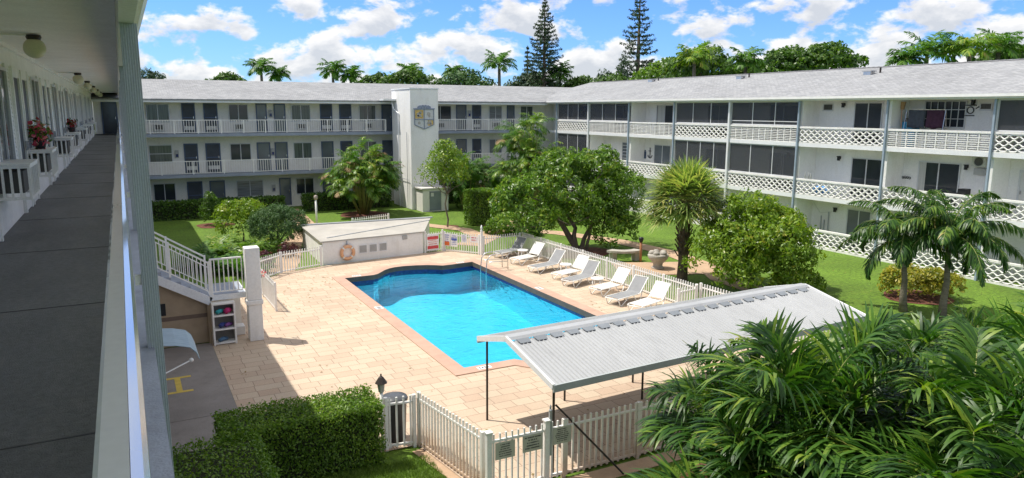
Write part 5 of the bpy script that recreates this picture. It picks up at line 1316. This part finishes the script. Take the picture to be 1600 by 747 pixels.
# curved awning over the ground floor door
aw = thing('swing_canopy', 'curved blue grey ribbed canopy over the grey concrete pad', 'awning', (.4, 17.6, 0))
ap = MB(); n = 10
prof = [(-1.3, 2.05), (-.6, 2.0), (.2, 1.92), (.7, 1.86), (.98, 1.78), (1.1, 1.65), (1.16, 1.48)]
for i in range(18):
    ya = 17.0 + i * 1.45 / 18; yb = ya + 1.45 / 18; dz = .012 * (i % 2)
    for (a, b) in zip(prof[:-1], prof[1:]): ap.face([(a[0], ya, a[1] + dz), (b[0], ya, b[1] + dz), (b[0], yb, b[1] + .012 * ((i + 1) % 2)), (a[0], yb, a[1] + .012 * ((i + 1) % 2))])
o = ap.build('canopy_sheet', AWN, aw); sd = o.modifiers.new('thick', 'SOLIDIFY'); sd.thickness = .012
MB().tube([(.98, 16.95, 1.5), (.2, 16.6, 1.3), (-1.4, 16.3, 1.1)], .016, 8).build('support_rod', RAILW, aw)
MB().sphere((.98, 16.95, 1.5), .05, 10, 8).build('rod_knob', RAILW, aw, True)
MB().tube([(-1.43, 17.7, 2.05), (-1.25, 17.7, 2.05)], .03, 8).build('wall_mount', RAILW, aw)
# garden furniture
urn = thing('stone_urn', 'round cast stone urn planter on the tan path behind the fence', 'urn', (20.7, 25.1, .02))
MB().lathe([(.28, 0), (.3, .05), (.2, .12), (.22, .25), (.42, .45), (.47, .6), (.42, .66), (.4, .66)], (20.7, 25.1, .02), 20).build('bowl', STONE, urn, True)
for k in range(5):
    t0 = k * 1.25; MB().sphere((20.7 + .28 * math.cos(t0), 25.1 + .28 * math.sin(t0), .72), .15, 10, 6, (1, 1, .8)).build('stone_rosette', STONE, urn, True)
bch = thing('stone_bench', 'curved weathered stone bench behind the pool fence', 'bench', (20.4, 27.2, .02))
bs = MB(); n = 8
for i in range(n):
    a0, a1 = R(200 + i * 12), R(200 + (i + 1) * 12)
    P_ = lambda a, r_, z: (20.7 + r_ * math.cos(a), 27.9 + r_ * math.sin(a), z)
    bs.hexa([P_(a0, .7, .42), P_(a1, .7, .42), P_(a1, 1.15, .42), P_(a0, 1.15, .42), P_(a0, .7, .52), P_(a1, .7, .52), P_(a1, 1.15, .52), P_(a0, 1.15, .52)])
bs.build('seat', STONE, bch)
for a in (212, 282): MB().box(20.7 + .93 * math.cos(R(a)) - .12, 20.7 + .93 * math.cos(R(a)) + .12, 27.9 + .93 * math.sin(R(a)) - .15, 27.9 + .93 * math.sin(R(a)) + .15, .02, .419).build('leg', STONE, bch)
tk = thing('tiki_post', 'thin brown wooden torch post beside the stone bench', 'torch post', (20.9, 26.6, 0))
MB().tube([(20.9, 26.6, 0), (20.9, 26.6, .95)], .06, 8).build('shaft', mat('terracotta_wood', (.35, .16, .07), .8), tk, True)
MB().lathe([(.07, 0), (.12, .15), (.1, .22), (.02, .24)], (20.9, 26.6, .952), 10).build('torch_head', BLACK, tk, True)
lp = thing('garden_lamp', 'slim white garden lamp post on the far lawn', 'lamp post', (9.95, 43.7, 0))
MB().tube([(9.95, 43.7, 0), (9.95, 43.7, 1.65)], .06, 10).build('post', RAILW, lp, True); MB().lathe([(.1, 0), (.12, .1), (.11, .22), (.03, .27)], (9.95, 43.7, 1.652), 10).build('lamp_head', mat('aged_lamp', (.4, .33, .28), .5), lp, True)
gbn = thing('garden_bench', 'pale stone slab bench by the far garden path', 'bench', (9.0, 44.0, 0))
MB().box(8.4, 9.3, 43.7, 44.1, .36, .44).build('seat', STONE, gbn, bevel=.02)
for x in (8.5, 9.1): MB().box(x, x + .12, 43.75, 44.05, 0, .359).build('leg', STONE, gbn)
gb2 = thing('garden_bench', 'white garden bench under the shade tree', 'bench', (21.6, 38.2, 0))
for z, y in ((.42, 38.3), (.62, 38.5), (.8, 38.5)): MB().box(21.0, 22.3, y - .18 if z < .5 else y - .02, y + .18 if z < .5 else y + .02, z, z + .06).build('slat', PLASTW, gb2)
for x in (21.05, 22.2): MB().box(x, x + .06, 38.15, 38.52, .0, .419).build('leg', PLASTW, gb2)

stems_and_flowers((-1.24, 14.95, D3 + .95), 150, .13, leaf_mat('silk_petals', [(0, (.4, .03, .08)), (.5, (.66, .1, .18)), (.8, (.78, .4, .45)), (1, (.8, .7, .68))], .6), 'flower_pot', 'pink and red flowers in a dark pot on the second air conditioner cage', BLACK)
stems_and_flowers((-1.25, 24.9, D3 + .95), 40, .1, leaf_mat('red_petals', [(0, (.3, .02, .03)), (1, (.5, .06, .06))], .6), 'flower_pot', 'small dark red flowers on a cage further along the walkway', BLACK)
crim = thing('flower_pot', 'crimson flower on the rail beside the stair pillar', 'flower', (3.45, 22.9, 1.9))
arr_obj('blossoms', leaf_cards(rng.normal(size=(40, 3)) * .06 + np.array((3.48, 22.9, 2.0)), rng.normal(size=(40, 3)), .07, .8), MATS['silk_petals'], crim)

# ================================================================== TREES AND PLANTS
tree('mango_tree', 'broad dark green spreading tree with several leaning trunks behind the pool fence', (20.0, 30.5, 0),
     [((20.0, 30.6, 0), (18.9, 31.2, 2.0), .17), ((20.1, 30.4, 0), (20.9, 30.2, 1.9), .12), ((20.3, 30.2, 0), (20.4, 29.9, 1.8), .09), ((19.9, 30.5, 0), (19.8, 31.4, 2.2), .13)],
     rough_lobes([((18.0, 31.3, 2.55), (1.9, 1.8, 1.15)), ((20.1, 30.5, 3.25), (2.1, 1.9, 1.45)), ((22.0, 30.3, 2.5), (1.6, 1.7, 1.5)), ((19.4, 31.5, 3.9), (1.2, 1.2, .9)), ((21.3, 30.8, 4.0), (1.0, 1.2, 1.0)), ((21.4, 29.4, 1.5), (1.3, 1.1, 1.1)), ((16.6, 31.2, 1.9), (1.0, 1.0, .8)), ((17.4, 30.4, 1.6), (.9, .9, .6)), ((18.7, 31.2, 1.75), (1.2, 1.1, .7)), ((21.7, 29.5, 1.0), (1.2, 1.0, .9)), ((20.6, 29.6, 2.0), (1.1, .9, .8))]),
     950, 25, .33, .23, L_MANGO, aspect=.36, limbs=14)
tree('mango_tree', 'rounded bright yellow green tree beside the far end of the canopy', (21.6, 20.4, 0),
     [((21.6, 20.4, 0), (21.6, 20.4, 1.2), .12)],
     rough_lobes([((21.5, 20.3, 1.9), (2.1, 1.8, 1.25)), ((22.5, 20.3, 1.7), (1.6, 1.7, 1.2)), ((20.3, 20.6, 1.5), (1.5, 1.5, 1.1)), ((21.4, 20.5, 2.9), (1.1, 1.1, .75)), ((22.7, 20.3, 2.5), (.9, .9, .6)), ((21.4, 19.6, .9), (1.8, 1.0, .7))]),
     780, 25, .32, .2, L_BRIGHT, aspect=.36, limbs=6)
tree('small_tree', 'slender young tree with airy crown in front of the tower', (16.9, 40.1, 0),
     [((16.9, 40.1, 0), (16.9, 40.1, 2.0), .06)],
     [((16.8, 40.1, 3.7), (1.25, 1.2, 1.0)), ((16.4, 40.2, 3.0), (1.1, 1.0, .7)), ((17.4, 40.0, 3.2), (.9, .9, .8)), ((16.8, 40.1, 4.5), (.7, .7, .55))], 300, 15, .3, .17, L_BRIGHT, limbs=10)
hedge('clipped_column_hedge', 'tall clipped boxy green topiary right of the noticed fence', 18.35, 20.0, 39.8, 40.9, 2.15, 9000, .12, L_HEDGE, cat='topiary')
# front hedges
hedge('clipped_hedge', 'long boxy hedge in front of the patio with sunny right half', 1.15, 4.15, 13.15, 14.3, 1.27, 26000, .062, L_HEDGE, wob=.05)
hedge('clipped_hedge', 'dark shaded hedge block at the bottom left corner', .25, 1.75, 9.5, 13.1, 1.3, 20000, .062, L_HEDGE, wob=.05)
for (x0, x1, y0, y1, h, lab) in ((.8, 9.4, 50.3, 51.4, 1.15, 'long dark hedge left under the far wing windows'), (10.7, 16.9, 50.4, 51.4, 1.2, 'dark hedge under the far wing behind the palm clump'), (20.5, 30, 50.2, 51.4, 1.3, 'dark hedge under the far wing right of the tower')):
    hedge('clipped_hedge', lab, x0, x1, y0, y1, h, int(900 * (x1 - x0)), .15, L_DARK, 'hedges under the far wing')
tree('conical_shrub', 'small upright conical shrub before the far hedge', (4.45, 47.2, 0), None, [((4.45, 47.2, .7), (.62, .62, .8)), ((4.45, 47.2, 1.35), (.42, .42, .6))], 160, 22, .18, .12, L_DARK, cat='shrub', part='foliage')
tree('flowering_shrub', 'loose yellow green shrub between the conical shrub and the topiary', (5.3, 40.4, 0), [((5.3, 40.4, 0), (5.3, 40.4, .7), .05)], [((5.2, 40.4, 1.1), (1.3, 1.1, .9)), ((5.7, 40.5, 1.5), (.9, .9, .6)), ((4.8, 40.6, 1.6), (.7, .7, .5))], 300, 16, .26, .16, L_BRIGHT, cat='shrub', part='foliage')
tree('topiary_juniper', 'domed umbrella shaped juniper on twisted stems near the pump house', (6.7, 38.2, 0), [((6.7, 38.2, 0), (6.2, 38.2, .9), .06), ((6.7, 38.2, 0), (7.2, 38.3, .95), .05), ((6.7, 38.2, 0), (6.7, 38.0, .9), .05)],
     [((6.75, 38.2, 1.05), (1.4, 1.3, .95))], 700, 34, .2, .1, L_TOPI, cat='shrub', aspect=.3, inner=.15, part='foliage')
MBS = []
def fern(name, label, c, n, length, m, cat='plant', el=(.4, 1.1), nl=14, ll=.22, lw=.035):
    t = thing(name, label, cat, c)
    cr_ = [dict(base=(c[0] + rng.normal() * .12, c[1] + rng.normal() * .12, c[2]), az=rng.uniform(0, 2 * math.pi), el=rng.uniform(*el), length=length * rng.uniform(.7, 1.15), droop=rng.uniform(1.0, 1.8), nl=nl, ll=ll, lw=lw, segs=2, rr=.008) for _ in range(n)]
    palm_crown(t, cr_, m)
    return t
for i, (x, y) in enumerate(((3.6, 36.5), (4.4, 35.2), (3.2, 33.6), (4.9, 36.6), (3.9, 38.4), (4.1, 32.4), (2.7, 35.3))):
    fern('fern_plant', ['arching fern in the left garden, centre of the bed', 'arching fern in the left garden right of centre', 'dark fern just behind the landing railing', 'fern at the foot of the flowering shrub', 'fern in front of the conical shrub', 'fern seen through the landing railing near the pillar', 'shaded fern at the left edge of the garden'][i], (x, y, 0), 40, 1.6, L_PALMY if i in (0, 1, 3, 4) else L_PALM, nl=16, ll=.4, lw=.07)
for i, (x, y, r_) in enumerate(((5.2, 33.5, .35), (6.6, 35.2, .4))):
    tree('red_leaf_shrub', ['low red leaved shrub behind the garden fence pickets', 'red leaved shrub beside the left end of the pump house'][i], (x, y, 0), None, [((x, y, .3), (r_, r_, .35))], 40, 12, .12, .16, L_RED, cat='shrub', part='foliage')
tree('ground_shrub', 'low dark ground cover shrub below the juniper', (5.7, 36.8, 0), None, [((5.7, 36.8, .2), (1.1, .7, .35))], 120, 14, .16, .13, L_DARK, cat='shrub', part='foliage')
for i, (x, y) in enumerate(((18.5, 18.6), (18.9, 17.8), (19.4, 18.9))):
    fern('red_cordyline', ['dark red spiky plant at the fence corner', 'dark red spiky plant nearest the canopy roof', 'dark red spiky plant behind the fence corner'][i], (x, y, 0), 16, .7, L_RED, nl=6, ll=.3, lw=.05)
tree('ground_shrub', 'low yellow green shrub at the foot of the rounded mango tree', (22.2, 18.7, 0), None, [((22.2, 18.8, .4), (1.2, .8, .5))], 140, 16, .2, .16, L_BRIGHT, cat='shrub', part='foliage')
tree('croton_hedge', 'yellow green croton bush between the two palm trunks on the right lawn', (26.3, 16.7, 0), None, [((26.1, 16.9, .55), (1.0, .8, .55)), ((26.8, 16.2, .5), (.8, .8, .5))], 260, 18, .2, .16, L_YEL, cat='shrub', part='foliage')
for i, (x, y, r_, h) in enumerate(((18.6, 36.6, .7, .5), (19.8, 35.6, .8, .5), (24.6, 38.5, 1.2, .8), (27, 47, 1.4, 1.0), (22.0, 47.6, 1.2, 1.0), (23.2, 45.5, .9, .7))):
    tree('ground_shrub', ['small round shrub on the far lawn by the path', 'leafy shrub under the left limb of the spreading tree', 'shrub by the white garden bench', 'leafy shrub at the foot of the second palm clump', 'shrub behind the column topiary', 'low shrub between topiary and palm clump'][i], (x, y, 0), None, [((x, y, h * .6), (r_, r_, h))], 160, 18, .22, .15, L_DARK if i % 2 else L_MANGO, cat='shrub', part='foliage')

# areca clumps
def areca(label, c, n, R_, H, m, spread=1.1, leaf=(.5, .05)):
    t = thing('areca_palm', label, 'palm', c)
    stm = MB(); A_, B2, D_ = [], [], []
    for i in range(n):
        a = rng.uniform(0, 2 * math.pi); q = math.sqrt(rng.random()); r_ = R_ * q * .8; h = H * (1 - .55 * q ** 2) * rng.uniform(.55, .85)
        p0 = np.array((c[0] + .4 * math.cos(a) * rng.random(), c[1] + .4 * math.sin(a) * rng.random(), 0)); p1 = np.array((c[0] + r_ * math.cos(a), c[1] + r_ * math.sin(a), h))
        stm.tube([p0, p0 * .5 + p1 * .5 + (0, 0, h * .1), p1], [.045, .04, .03], 6)
        for k in range(8):
            az = a + rng.normal() * 1.1 if q > .35 else rng.uniform(0, 6.28)
            fr = dict(base=p1, az=az, el=rng.uniform(-.1, 1.3), length=spread * rng.uniform(1.0, 1.7), droop=rng.uniform(1.3, 2.6), nl=24, ll=leaf[0], lw=leaf[1], segs=2, rr=.012, vdroop=.9, jit=.22)
            z = rng.random(); (A_ if z < .5 else (B2 if z < .95 else D_)).append(fr)
    stm.build('stems', STEMG, t, True)
    palm_crown(t, A_, m); palm_crown(t, B2, L_PALM); palm_crown(t, D_ or A_[:1], L_DEAD, name='dry_fronds', stalks=False)
areca('large bushy clump of yellow stemmed palms left of the tower', (14.0, 47.7, 0), 36, 2.3, 5.6, L_PALMY)
areca('tall bushy palm clump at the inner corner of the two wings', (24.2, 43.2, 0), 38, 2.3, 8.0, L_PALMY)
areca('slim palm clump between the tower and the taller palm clump', (21.0, 46.3, 0), 9, .9, 4.9, L_PALM)
areca('shorter palm clump against the far wing right of the tower', (22.6, 47.6, 0), 10, 1.2, 4.6, L_PALM)
# sabal palm
sab = thing('cabbage_palm', 'fan leaved palm with round shaggy crown behind the fence', 'palm', (20.1, 22.8, 0))
mb = MB(); mb.tube([(20.1, 22.8, 0), (20.12, 22.8, .8), (20.1, 22.8, 1.6), (20.1, 22.8, 2.6), (20.1, 22.8, 3.3)], [.24, .2, .22, .26, .2], 12)
for k in range(60):
    a = k * 2.4; z = 1.0 + k * .035; mb.bar((20.1 + .2 * math.cos(a), 22.8 + .2 * math.sin(a), z), (20.1 + .36 * math.cos(a), 22.8 + .36 * math.sin(a), z + .26), .07, .04)
mb.build('trunk', BOOT, sab)
def fan_palm(parent, c, n, pet, blade, m, nseg=22, wid=.045, span=142):
    st = Strips(); rc = MB()
    for i in range(n):
        f = (i + .5) / n; az = i * 2.39996 + rng.normal() * .15; el = R(88 - span * f ** .8)
        d = np.array((math.cos(az) * math.cos(el), math.sin(az) * math.cos(el), math.sin(el))); L = pet * rng.uniform(.8, 1.15) * (.68 + .36 * f ** .5)
        p0 = np.array(c, float); p1 = p0 + d * L + np.array((0, 0, -.12 * L)); rc.tube([p0, p0 + d * L * .5, p1], [.018, .014, .01], 5, False)
        hz = np.cross(d, (0, 0, 1.0)); hz = hz / (np.linalg.norm(hz) + 1e-6); upn = np.cross(hz, d)
        for k in range(nseg):
            t = R(-105 + 210 * (k + .5) / nseg) + rng.normal() * .04
            dd = d * math.cos(t) + hz * math.sin(t) + upn * (.1 + .2 * abs(math.sin(t))) + rng.normal(size=3) * .05; dd /= np.linalg.norm(dd)
            side = np.cross(dd, upn); side /= np.linalg.norm(side)
            st.ribbon(p1, dd, side, blade * (1 - .25 * abs(t) / 1.8) * rng.uniform(.85, 1.12), wid, rng.uniform(.2, .9), 3)
    arr_obj('fronds', st.get(), m, parent); rc.build('leaf_stalks', STEMG, parent, True)
fan_palm(sab, (20.1, 22.8, 3.4), 115, 1.15, 1.0, L_SABAL, 26, .06, 116)
# two feather palms on the right lawn
def feather_palm(label, base, top, n, L, m, name='feather_palm', trunk_r=(.16, .1), ll=.55, lw=.055, nl=44, shaft=True, seed_el=None, group=None, droop=(1.6, 2.6), bark=PBARK, segs=3, vdroop=.9, jit=.12):
    t = thing(name, label, 'palm', base, group)
    b, tp = np.array(base, float), np.array(top, float)
    mb = MB(); mid = (b + tp) / 2 + np.array((.08, 0, 0)); mb.tube([b, b * .75 + tp * .25, mid, tp], [trunk_r[0] * 1.25, trunk_r[0], (trunk_r[0] + trunk_r[1]) / 2, trunk_r[1]], 12); mb.build('trunk', bark, t, True)
    if shaft: MB().tube([tp - (0, 0, .02), tp + (0, 0, .5)], [trunk_r[1] * 1.05, trunk_r[1] * .6], 10).build('crownshaft', STEMG, t, True)
    cr_ = []
    for i in range(n):
        f = (i + .5) / n
        cr_.append(dict(base=tp + np.array((0, 0, .35)), az=i * 2.39996 + rng.normal() * .12, el=R(80 - 75 * f), length=L * rng.uniform(.88, 1.1), droop=rng.uniform(*droop), nl=nl, ll=ll, lw=lw, vdroop=vdroop, upang=.3, segs=segs, jit=jit))
    palm_crown(t, cr_, m)
    return t
feather_palm('left one of two arching feather palms on the right lawn', (23.9, 15.55, 0), (23.65, 15.6, 2.25), 18, 2.6, L_NEAR, trunk_r=(.12, .08), ll=.55, lw=.05, nl=84, droop=(1.9, 3.1), vdroop=1.7, jit=.3)
feather_palm('right one of two arching feather palms on the right lawn, with the leaning trunk', (24.3, 14.4, 0), (24.4, 14.5, 2.5), 22, 2.9, L_NEAR, trunk_r=(.12, .08), ll=.6, lw=.05, nl=92, droop=(1.9, 3.1), vdroop=1.7, jit=.3)
# near palms at the bottom right
def near_palm(label, base, crown, n, L, ll=.95, lw=.05, nl=56, els=(86, 15)):
    t = thing('near_palm', label, 'palm', base)
    b, tp = np.array(base, float), np.array(crown, float)
    MB().tube([b, (b + tp) / 2 + (.1, .05, 0), tp], [.12, .1, .07], 10).build('trunk', PBARK, t, True)
    cr_ = []
    for i in range(n):
        f = (i + .5) / n
        cr_.append(dict(base=tp + rng.normal(size=3) * .08, az=i * 2.39996 + rng.normal() * .25, el=R(els[0] + (els[1] - els[0]) * f), length=L * rng.uniform(.75, 1.15), droop=rng.uniform(.8, 1.9), nl=nl, ll=ll * rng.uniform(.8, 1.1), lw=lw, vdroop=rng.uniform(.9, 1.9), upang=rng.uniform(.7, 1.4), segs=4, rr=.02, jit=.17, lean=.75))
    palm_crown(t, cr_, L_NEAR)
    palm_crown(t, [dict(base=tp - (0, 0, .1), az=rng.uniform(0, 6.28), el=-.3, length=L * .8, droop=1.0, nl=26, ll=.5, lw=.03, segs=3, rr=.014, vdroop=2.0)], L_DEAD, name='dry_fronds', stalks=False)
near_palm('lush near palm filling the middle of the bottom right corner', (8.6, 6.8, 0), (8.5, 6.6, 2.1), 26, 2.2)
near_palm('near palm reaching farthest left over the white fence', (8.7, 8.5, 0), (8.7, 8.4, 1.45), 22, 1.9)
near_palm('lush near palm at the lower right edge', (10.4, 5.6, 0), (10.3, 5.5, 2.1), 26, 2.3)
near_palm('near palm whose leaves overlap the canopy end', (12.0, 8.1, 0), (12.0, 8.0, 1.55), 26, 2.1)
near_palm('near palm low beside the rust stained fence at the bottom edge', (7.4, 6.6, 0), (7.4, 6.5, 1.3), 18, 1.7)
near_palm('near palm behind, at the right of the bottom right corner', (13.6, 6.8, 0), (13.5, 6.7, 1.7), 24, 2.3)
near_palm('small near palm lying deepest in the corner below the camera', (8.9, 4.6, 0), (8.8, 4.6, 1.8), 18, 1.9)
fpr = thing('near_fan_palm', 'fan palm entering the frame at the right edge above the near palms', 'palm', (17.3, 8.6, 0))
MB().tube([(17.3, 8.6, 0), (17.3, 8.6, 1.5)], [.14, .1], 10).build('trunk', BOOT, fpr, True)
fan_palm(fpr, (17.3, 8.6, 1.55), 26, .9, .8, L_PALM, 22, .05)

# background trees beyond the roofs
def far_tree(label, c, lobes, n, leaf=.5, m=L_FAR):
    tree('broadleaf_tree', label, (c[0], c[1], 0), [((c[0], c[1], 0), (c[0], c[1], lobes[0][0][2] - 1), .3)], lobes, n, 14, .75, leaf, m, r0=.3, group='trees beyond the roofs', limbs=8, aspect=.55, flat=.7)
def lob(c, s): return [((c[0] + dx * s, c[1] + dy * s, c[2] + dz * s), (r_ * s, r_ * s, q * s)) for dx, dy, dz, r_, q in ((0, 0, 0, 2.6, 1.6), (-2.4, .6, -.6, 2.0, 1.3), (2.4, -.6, -.5, 2.1, 1.3), (.8, .3, 1.1, 1.6, .9), (-1.3, 0, .8, 1.3, .8))]
def at(px, py, d=85): return CAMPOS + ray(px, py) * d
T = [(355, 124, 92, .75, 'low round tree crown above the left part of the far roof', L_FAR), (640, 124, 80, 1.0, 'broad dark tree behind the tower', L_FAR), (590, 126, 88, .8, 'bright tree left of the tower top', L_FAR), (725, 126, 84, 1.1, 'pale green tree right of the tower top', L_TOPI),
     (905, 132, 88, .9, 'low tree right of the taller left pine', L_FAR), (960, 128, 80, .8, 'bushy tree left of the right pine', L_FAR), (1045, 112, 75, 1.1, 'bright green tree just right of the right pine', L_HEDGE), (1100, 100, 72, 1.35, 'dense tall tree right of the pines', L_FAR),
     (1230, 97, 74, 1.2, 'left part of the flat topped dark trees over the right roof', L_DARK), (1290, 92, 74, 1.35, 'highest flat topped dark tree over the right roof', L_DARK), (1170, 108, 76, .9, 'low tree between the two dark masses over the right roof', L_FAR), (1570, 88, 70, 1.0, 'green tree at the far right over the roof', L_FAR), (830, 128, 90, 1.0, 'tree at the foot of the taller left pine', L_PINE)]
for px, py, d, s, lab, m in T:
    s *= .72; c = at(px, py + 8, d); far_tree(lab, c, lob(c, s), int(260 * s * s + 60), .42, m)
def far_palm(px, py, d, L, lab, n=16, m=L_PALM):
    c = at(px, py, d)
    feather_palm(lab, (c[0], c[1], 0), (c[0], c[1], c[2]), n, L, m, 'royal_palm', (.28, .16), 1.0, .14, 22, True, group='tall palms beyond the roofs', droop=(1.2, 2.2), segs=2)
for a in ((408, 112, 92, 2.6, 'royal palm above the left part of the far roof'), (436, 122, 94, 1.9, 'small palm right beside the left royal palm'), (520, 116, 90, 2.4, 'royal palm left of the tower above the far roof'), (548, 124, 90, 2.0, 'low palm just right of the palm left of the tower'), (640, 118, 92, 2.2, 'palm rising from the trees behind the tower'),
          (780, 106, 84, 2.7, 'tall royal palm between the tower and the left pine'), (710, 120, 86, 1.8, 'small palm over the pale tree right of the tower'), (875, 120, 88, 2.2, 'palm just right of the taller left pine'), (1085, 100, 68, 2.6, 'shaggy palm in front of the dense tall tree'), (1165, 104, 68, 2.3, 'spiky palm between the dark tree masses'),
          (1448, 92, 62, 3.0, 'leftmost of the palms at the upper right over the roof'), (1490, 88, 64, 2.4, 'second of the palms at the upper right over the roof'), (1515, 86, 60, 2.8, 'yellowing palm third at the upper right over the roof'), (1560, 82, 62, 2.6, 'last of the palms at the upper right over the roof'), (1415, 102, 60, 2.0, 'low palm frond peeking over the roof left of the upper right palms')):
    far_palm(*a, m=L_PALMY if a[0] in (1515, 1085) else L_PALM)
def norfolk(label, c, ztop, rmax, zlow, n_wh, group='tall pines beyond the roofs', sparse=1.0):
    t = thing('norfolk_pine', label, 'pine', (c[0], c[1], 0), group)
    mb = MB(); mb.tube([(c[0], c[1], 0), (c[0], c[1], ztop * .6), (c[0], c[1], ztop)], [.35, .22, .03], 8)
    P, N = [], []
    for i in range(n_wh):
        f = i / (n_wh - 1); z = zlow + (ztop - zlow) * f
        r_ = rmax * (1 - f) ** .75 * (1 if f > .12 else .8) + .15
        m = 6 if f < .8 else 5; off = rng.uniform(0, 6)
        for k in range(m):
            if rng.random() > sparse: continue
            a = off + 2 * math.pi * k / m + rng.normal() * .15; L = r_ * rng.uniform(.7, 1.1)
            d = np.array((math.cos(a), math.sin(a), 0)); p0 = np.array((c[0], c[1], z)); 
            mid = p0 + d * L * .6 + (0, 0, -.06 * L); tip = p0 + d * L + (0, 0, .12 * L)
            mb.tube([p0, mid, tip], [.04, .03, .015], 4, False)
            kk = max(14, int(34 * L)); tt = rng.uniform(.25, 1.05, kk)
            q = p0 + d * (tt * L)[:, None]; q[:, 2] += (-.06 * L + .25 * L * np.maximum(0, tt - .55)) + rng.normal(size=kk) * .09
            side = np.array((-d[1], d[0], 0)); q += side * (rng.normal(size=kk) * .14 * (.4 + L * .22))[:, None]
            P.append(q); N.append(np.tile((0, 0, 1.0), (kk, 1)))
    mb.build('trunk', BARK, t, True)
    arr_obj('needles', leaf_cards(np.concatenate(P), np.concatenate(N), .3, .4, -.2, .8), L_PINE, t)
c = at(850, 130, 88); norfolk('tall dense pine left of centre, reaching near the top of the frame', c, at(850, 2, 88)[2], 3.3, 6.0, 34)
c = at(996, 125, 86); norfolk('taller open pine right of centre, cut by the top of the frame', c, at(996, -26, 86)[2], 3.3, 6.0, 34, sparse=.8)
c = at(824, 130, 94); norfolk('small young pine left of the dense tall pine', c, at(824, 76, 94)[2], 1.7, 5.5, 18)
for px, d, py, lab in ((975, 84, 95, 'narrow dark cypress left of the right pine'), (947, 84, 112, 'short dark cypress left of the narrow one'), (938, 86, 116, 'shortest dark cypress leftmost of three')):
    c = at(px, 130, d); tp = at(px, py, d)[2]
    tree('cypress', lab, (c[0], c[1], 0), [((c[0], c[1], 0), (c[0], c[1], tp - 2), .12)], [((c[0], c[1], tp - 2.2), (.75, .75, 2.2)), ((c[0], c[1], tp - 5), (.8, .8, 3))], 150, 12, .4, .35, L_PINE, group='cypresses beyond the roof')
c = at(222, 122, 92); tree('casuarina', 'wispy dark tree at the left edge above the far roof', (c[0], c[1], 0), [((c[0], c[1], 0), (c[0], c[1], c[2]), .2)], [((c[0], c[1], c[2]), (1.6, 1.2, 1.0)), ((c[0] + 1.5, c[1], c[2] - .4), (1.2, 1, .8))], 120, 10, .5, .4, L_PINE)

lit = []
def litter(n, x0, x1, y0, y1, z):
    P = np.stack((rng.uniform(x0, x1, n), rng.uniform(y0, y1, n), np.full(n, z)), 1); return P
LP_ = np.concatenate((litter(90, 4.6, 7.4, 24, 31.5, .045), litter(60, 14.4, 17.1, 18.5, 31, .045), litter(25, 5.4, 12, 11.2, 14, .045), litter(15, 2.2, 6.5, 14, 22, .045), litter(260, 18, 30.5, 15, 36, .03), litter(160, 5, 20, 38, 49, .03)))
tag(arr_obj('fallen_leaves', leaf_cards(LP_, np.tile((0, 0, 1.0), (len(LP_), 1)), .085, .5, 0, .15), leaf_mat('fallen_leaf', [(0, (.12, .07, .025)), (.6, (.26, .17, .06)), (1, (.2, .22, .05))], .7)), 'scattered dry leaves fallen on lawn and pavers', 'leaves', kind='stuff')
# grass blades on the near lawn
def blades(n, x0, x1, y0, y1, h, poly=None):
    P = np.stack((rng.uniform(x0, x1, n), rng.uniform(y0, y1, n), np.zeros(n)), 1)
    a = rng.uniform(0, 2 * math.pi, n); w = .006; hh = h * rng.uniform(.5, 1.3, n)
    s = np.stack((np.cos(a), np.sin(a), np.zeros(n)), 1) * w; ln = rng.normal(size=(n, 3)) * .03; ln[:, 2] = hh
    V = np.stack((P - s, P + s, P + ln + s * .2, P + ln - s * .2), 1).reshape(-1, 3)
    return V, np.arange(4 * n).reshape(n, 4)
Vs, Fs, off = [], [], 0
for args in ((34000, 1.8, 5.0, 9.6, 13.1, .07), (16000, 5.0, 9.5, 8.0, 10.5, .08)):
    V, F = blades(*args); Vs.append(V); Fs.append(F + off); off += len(V)
tag(arr_obj('grass', (np.concatenate(Vs), np.concatenate(Fs)), L_GRASS), 'short green grass blades of the front lawn', 'grass', kind='stuff')
for i, (x, y) in enumerate(((3.2, 12.0), (3.8, 11.7), (2.7, 11.6))):
    fern('spider_plant', ['tuft of thin pale leaves on the front lawn below the hedge', 'tuft of thin pale leaves on the front lawn nearest the rusty fence', 'tuft of thin pale leaves on the front lawn by the dark hedge'][i], (x, y, 0), 22, .5, L_GRASS, nl=3, ll=.3, lw=.02)
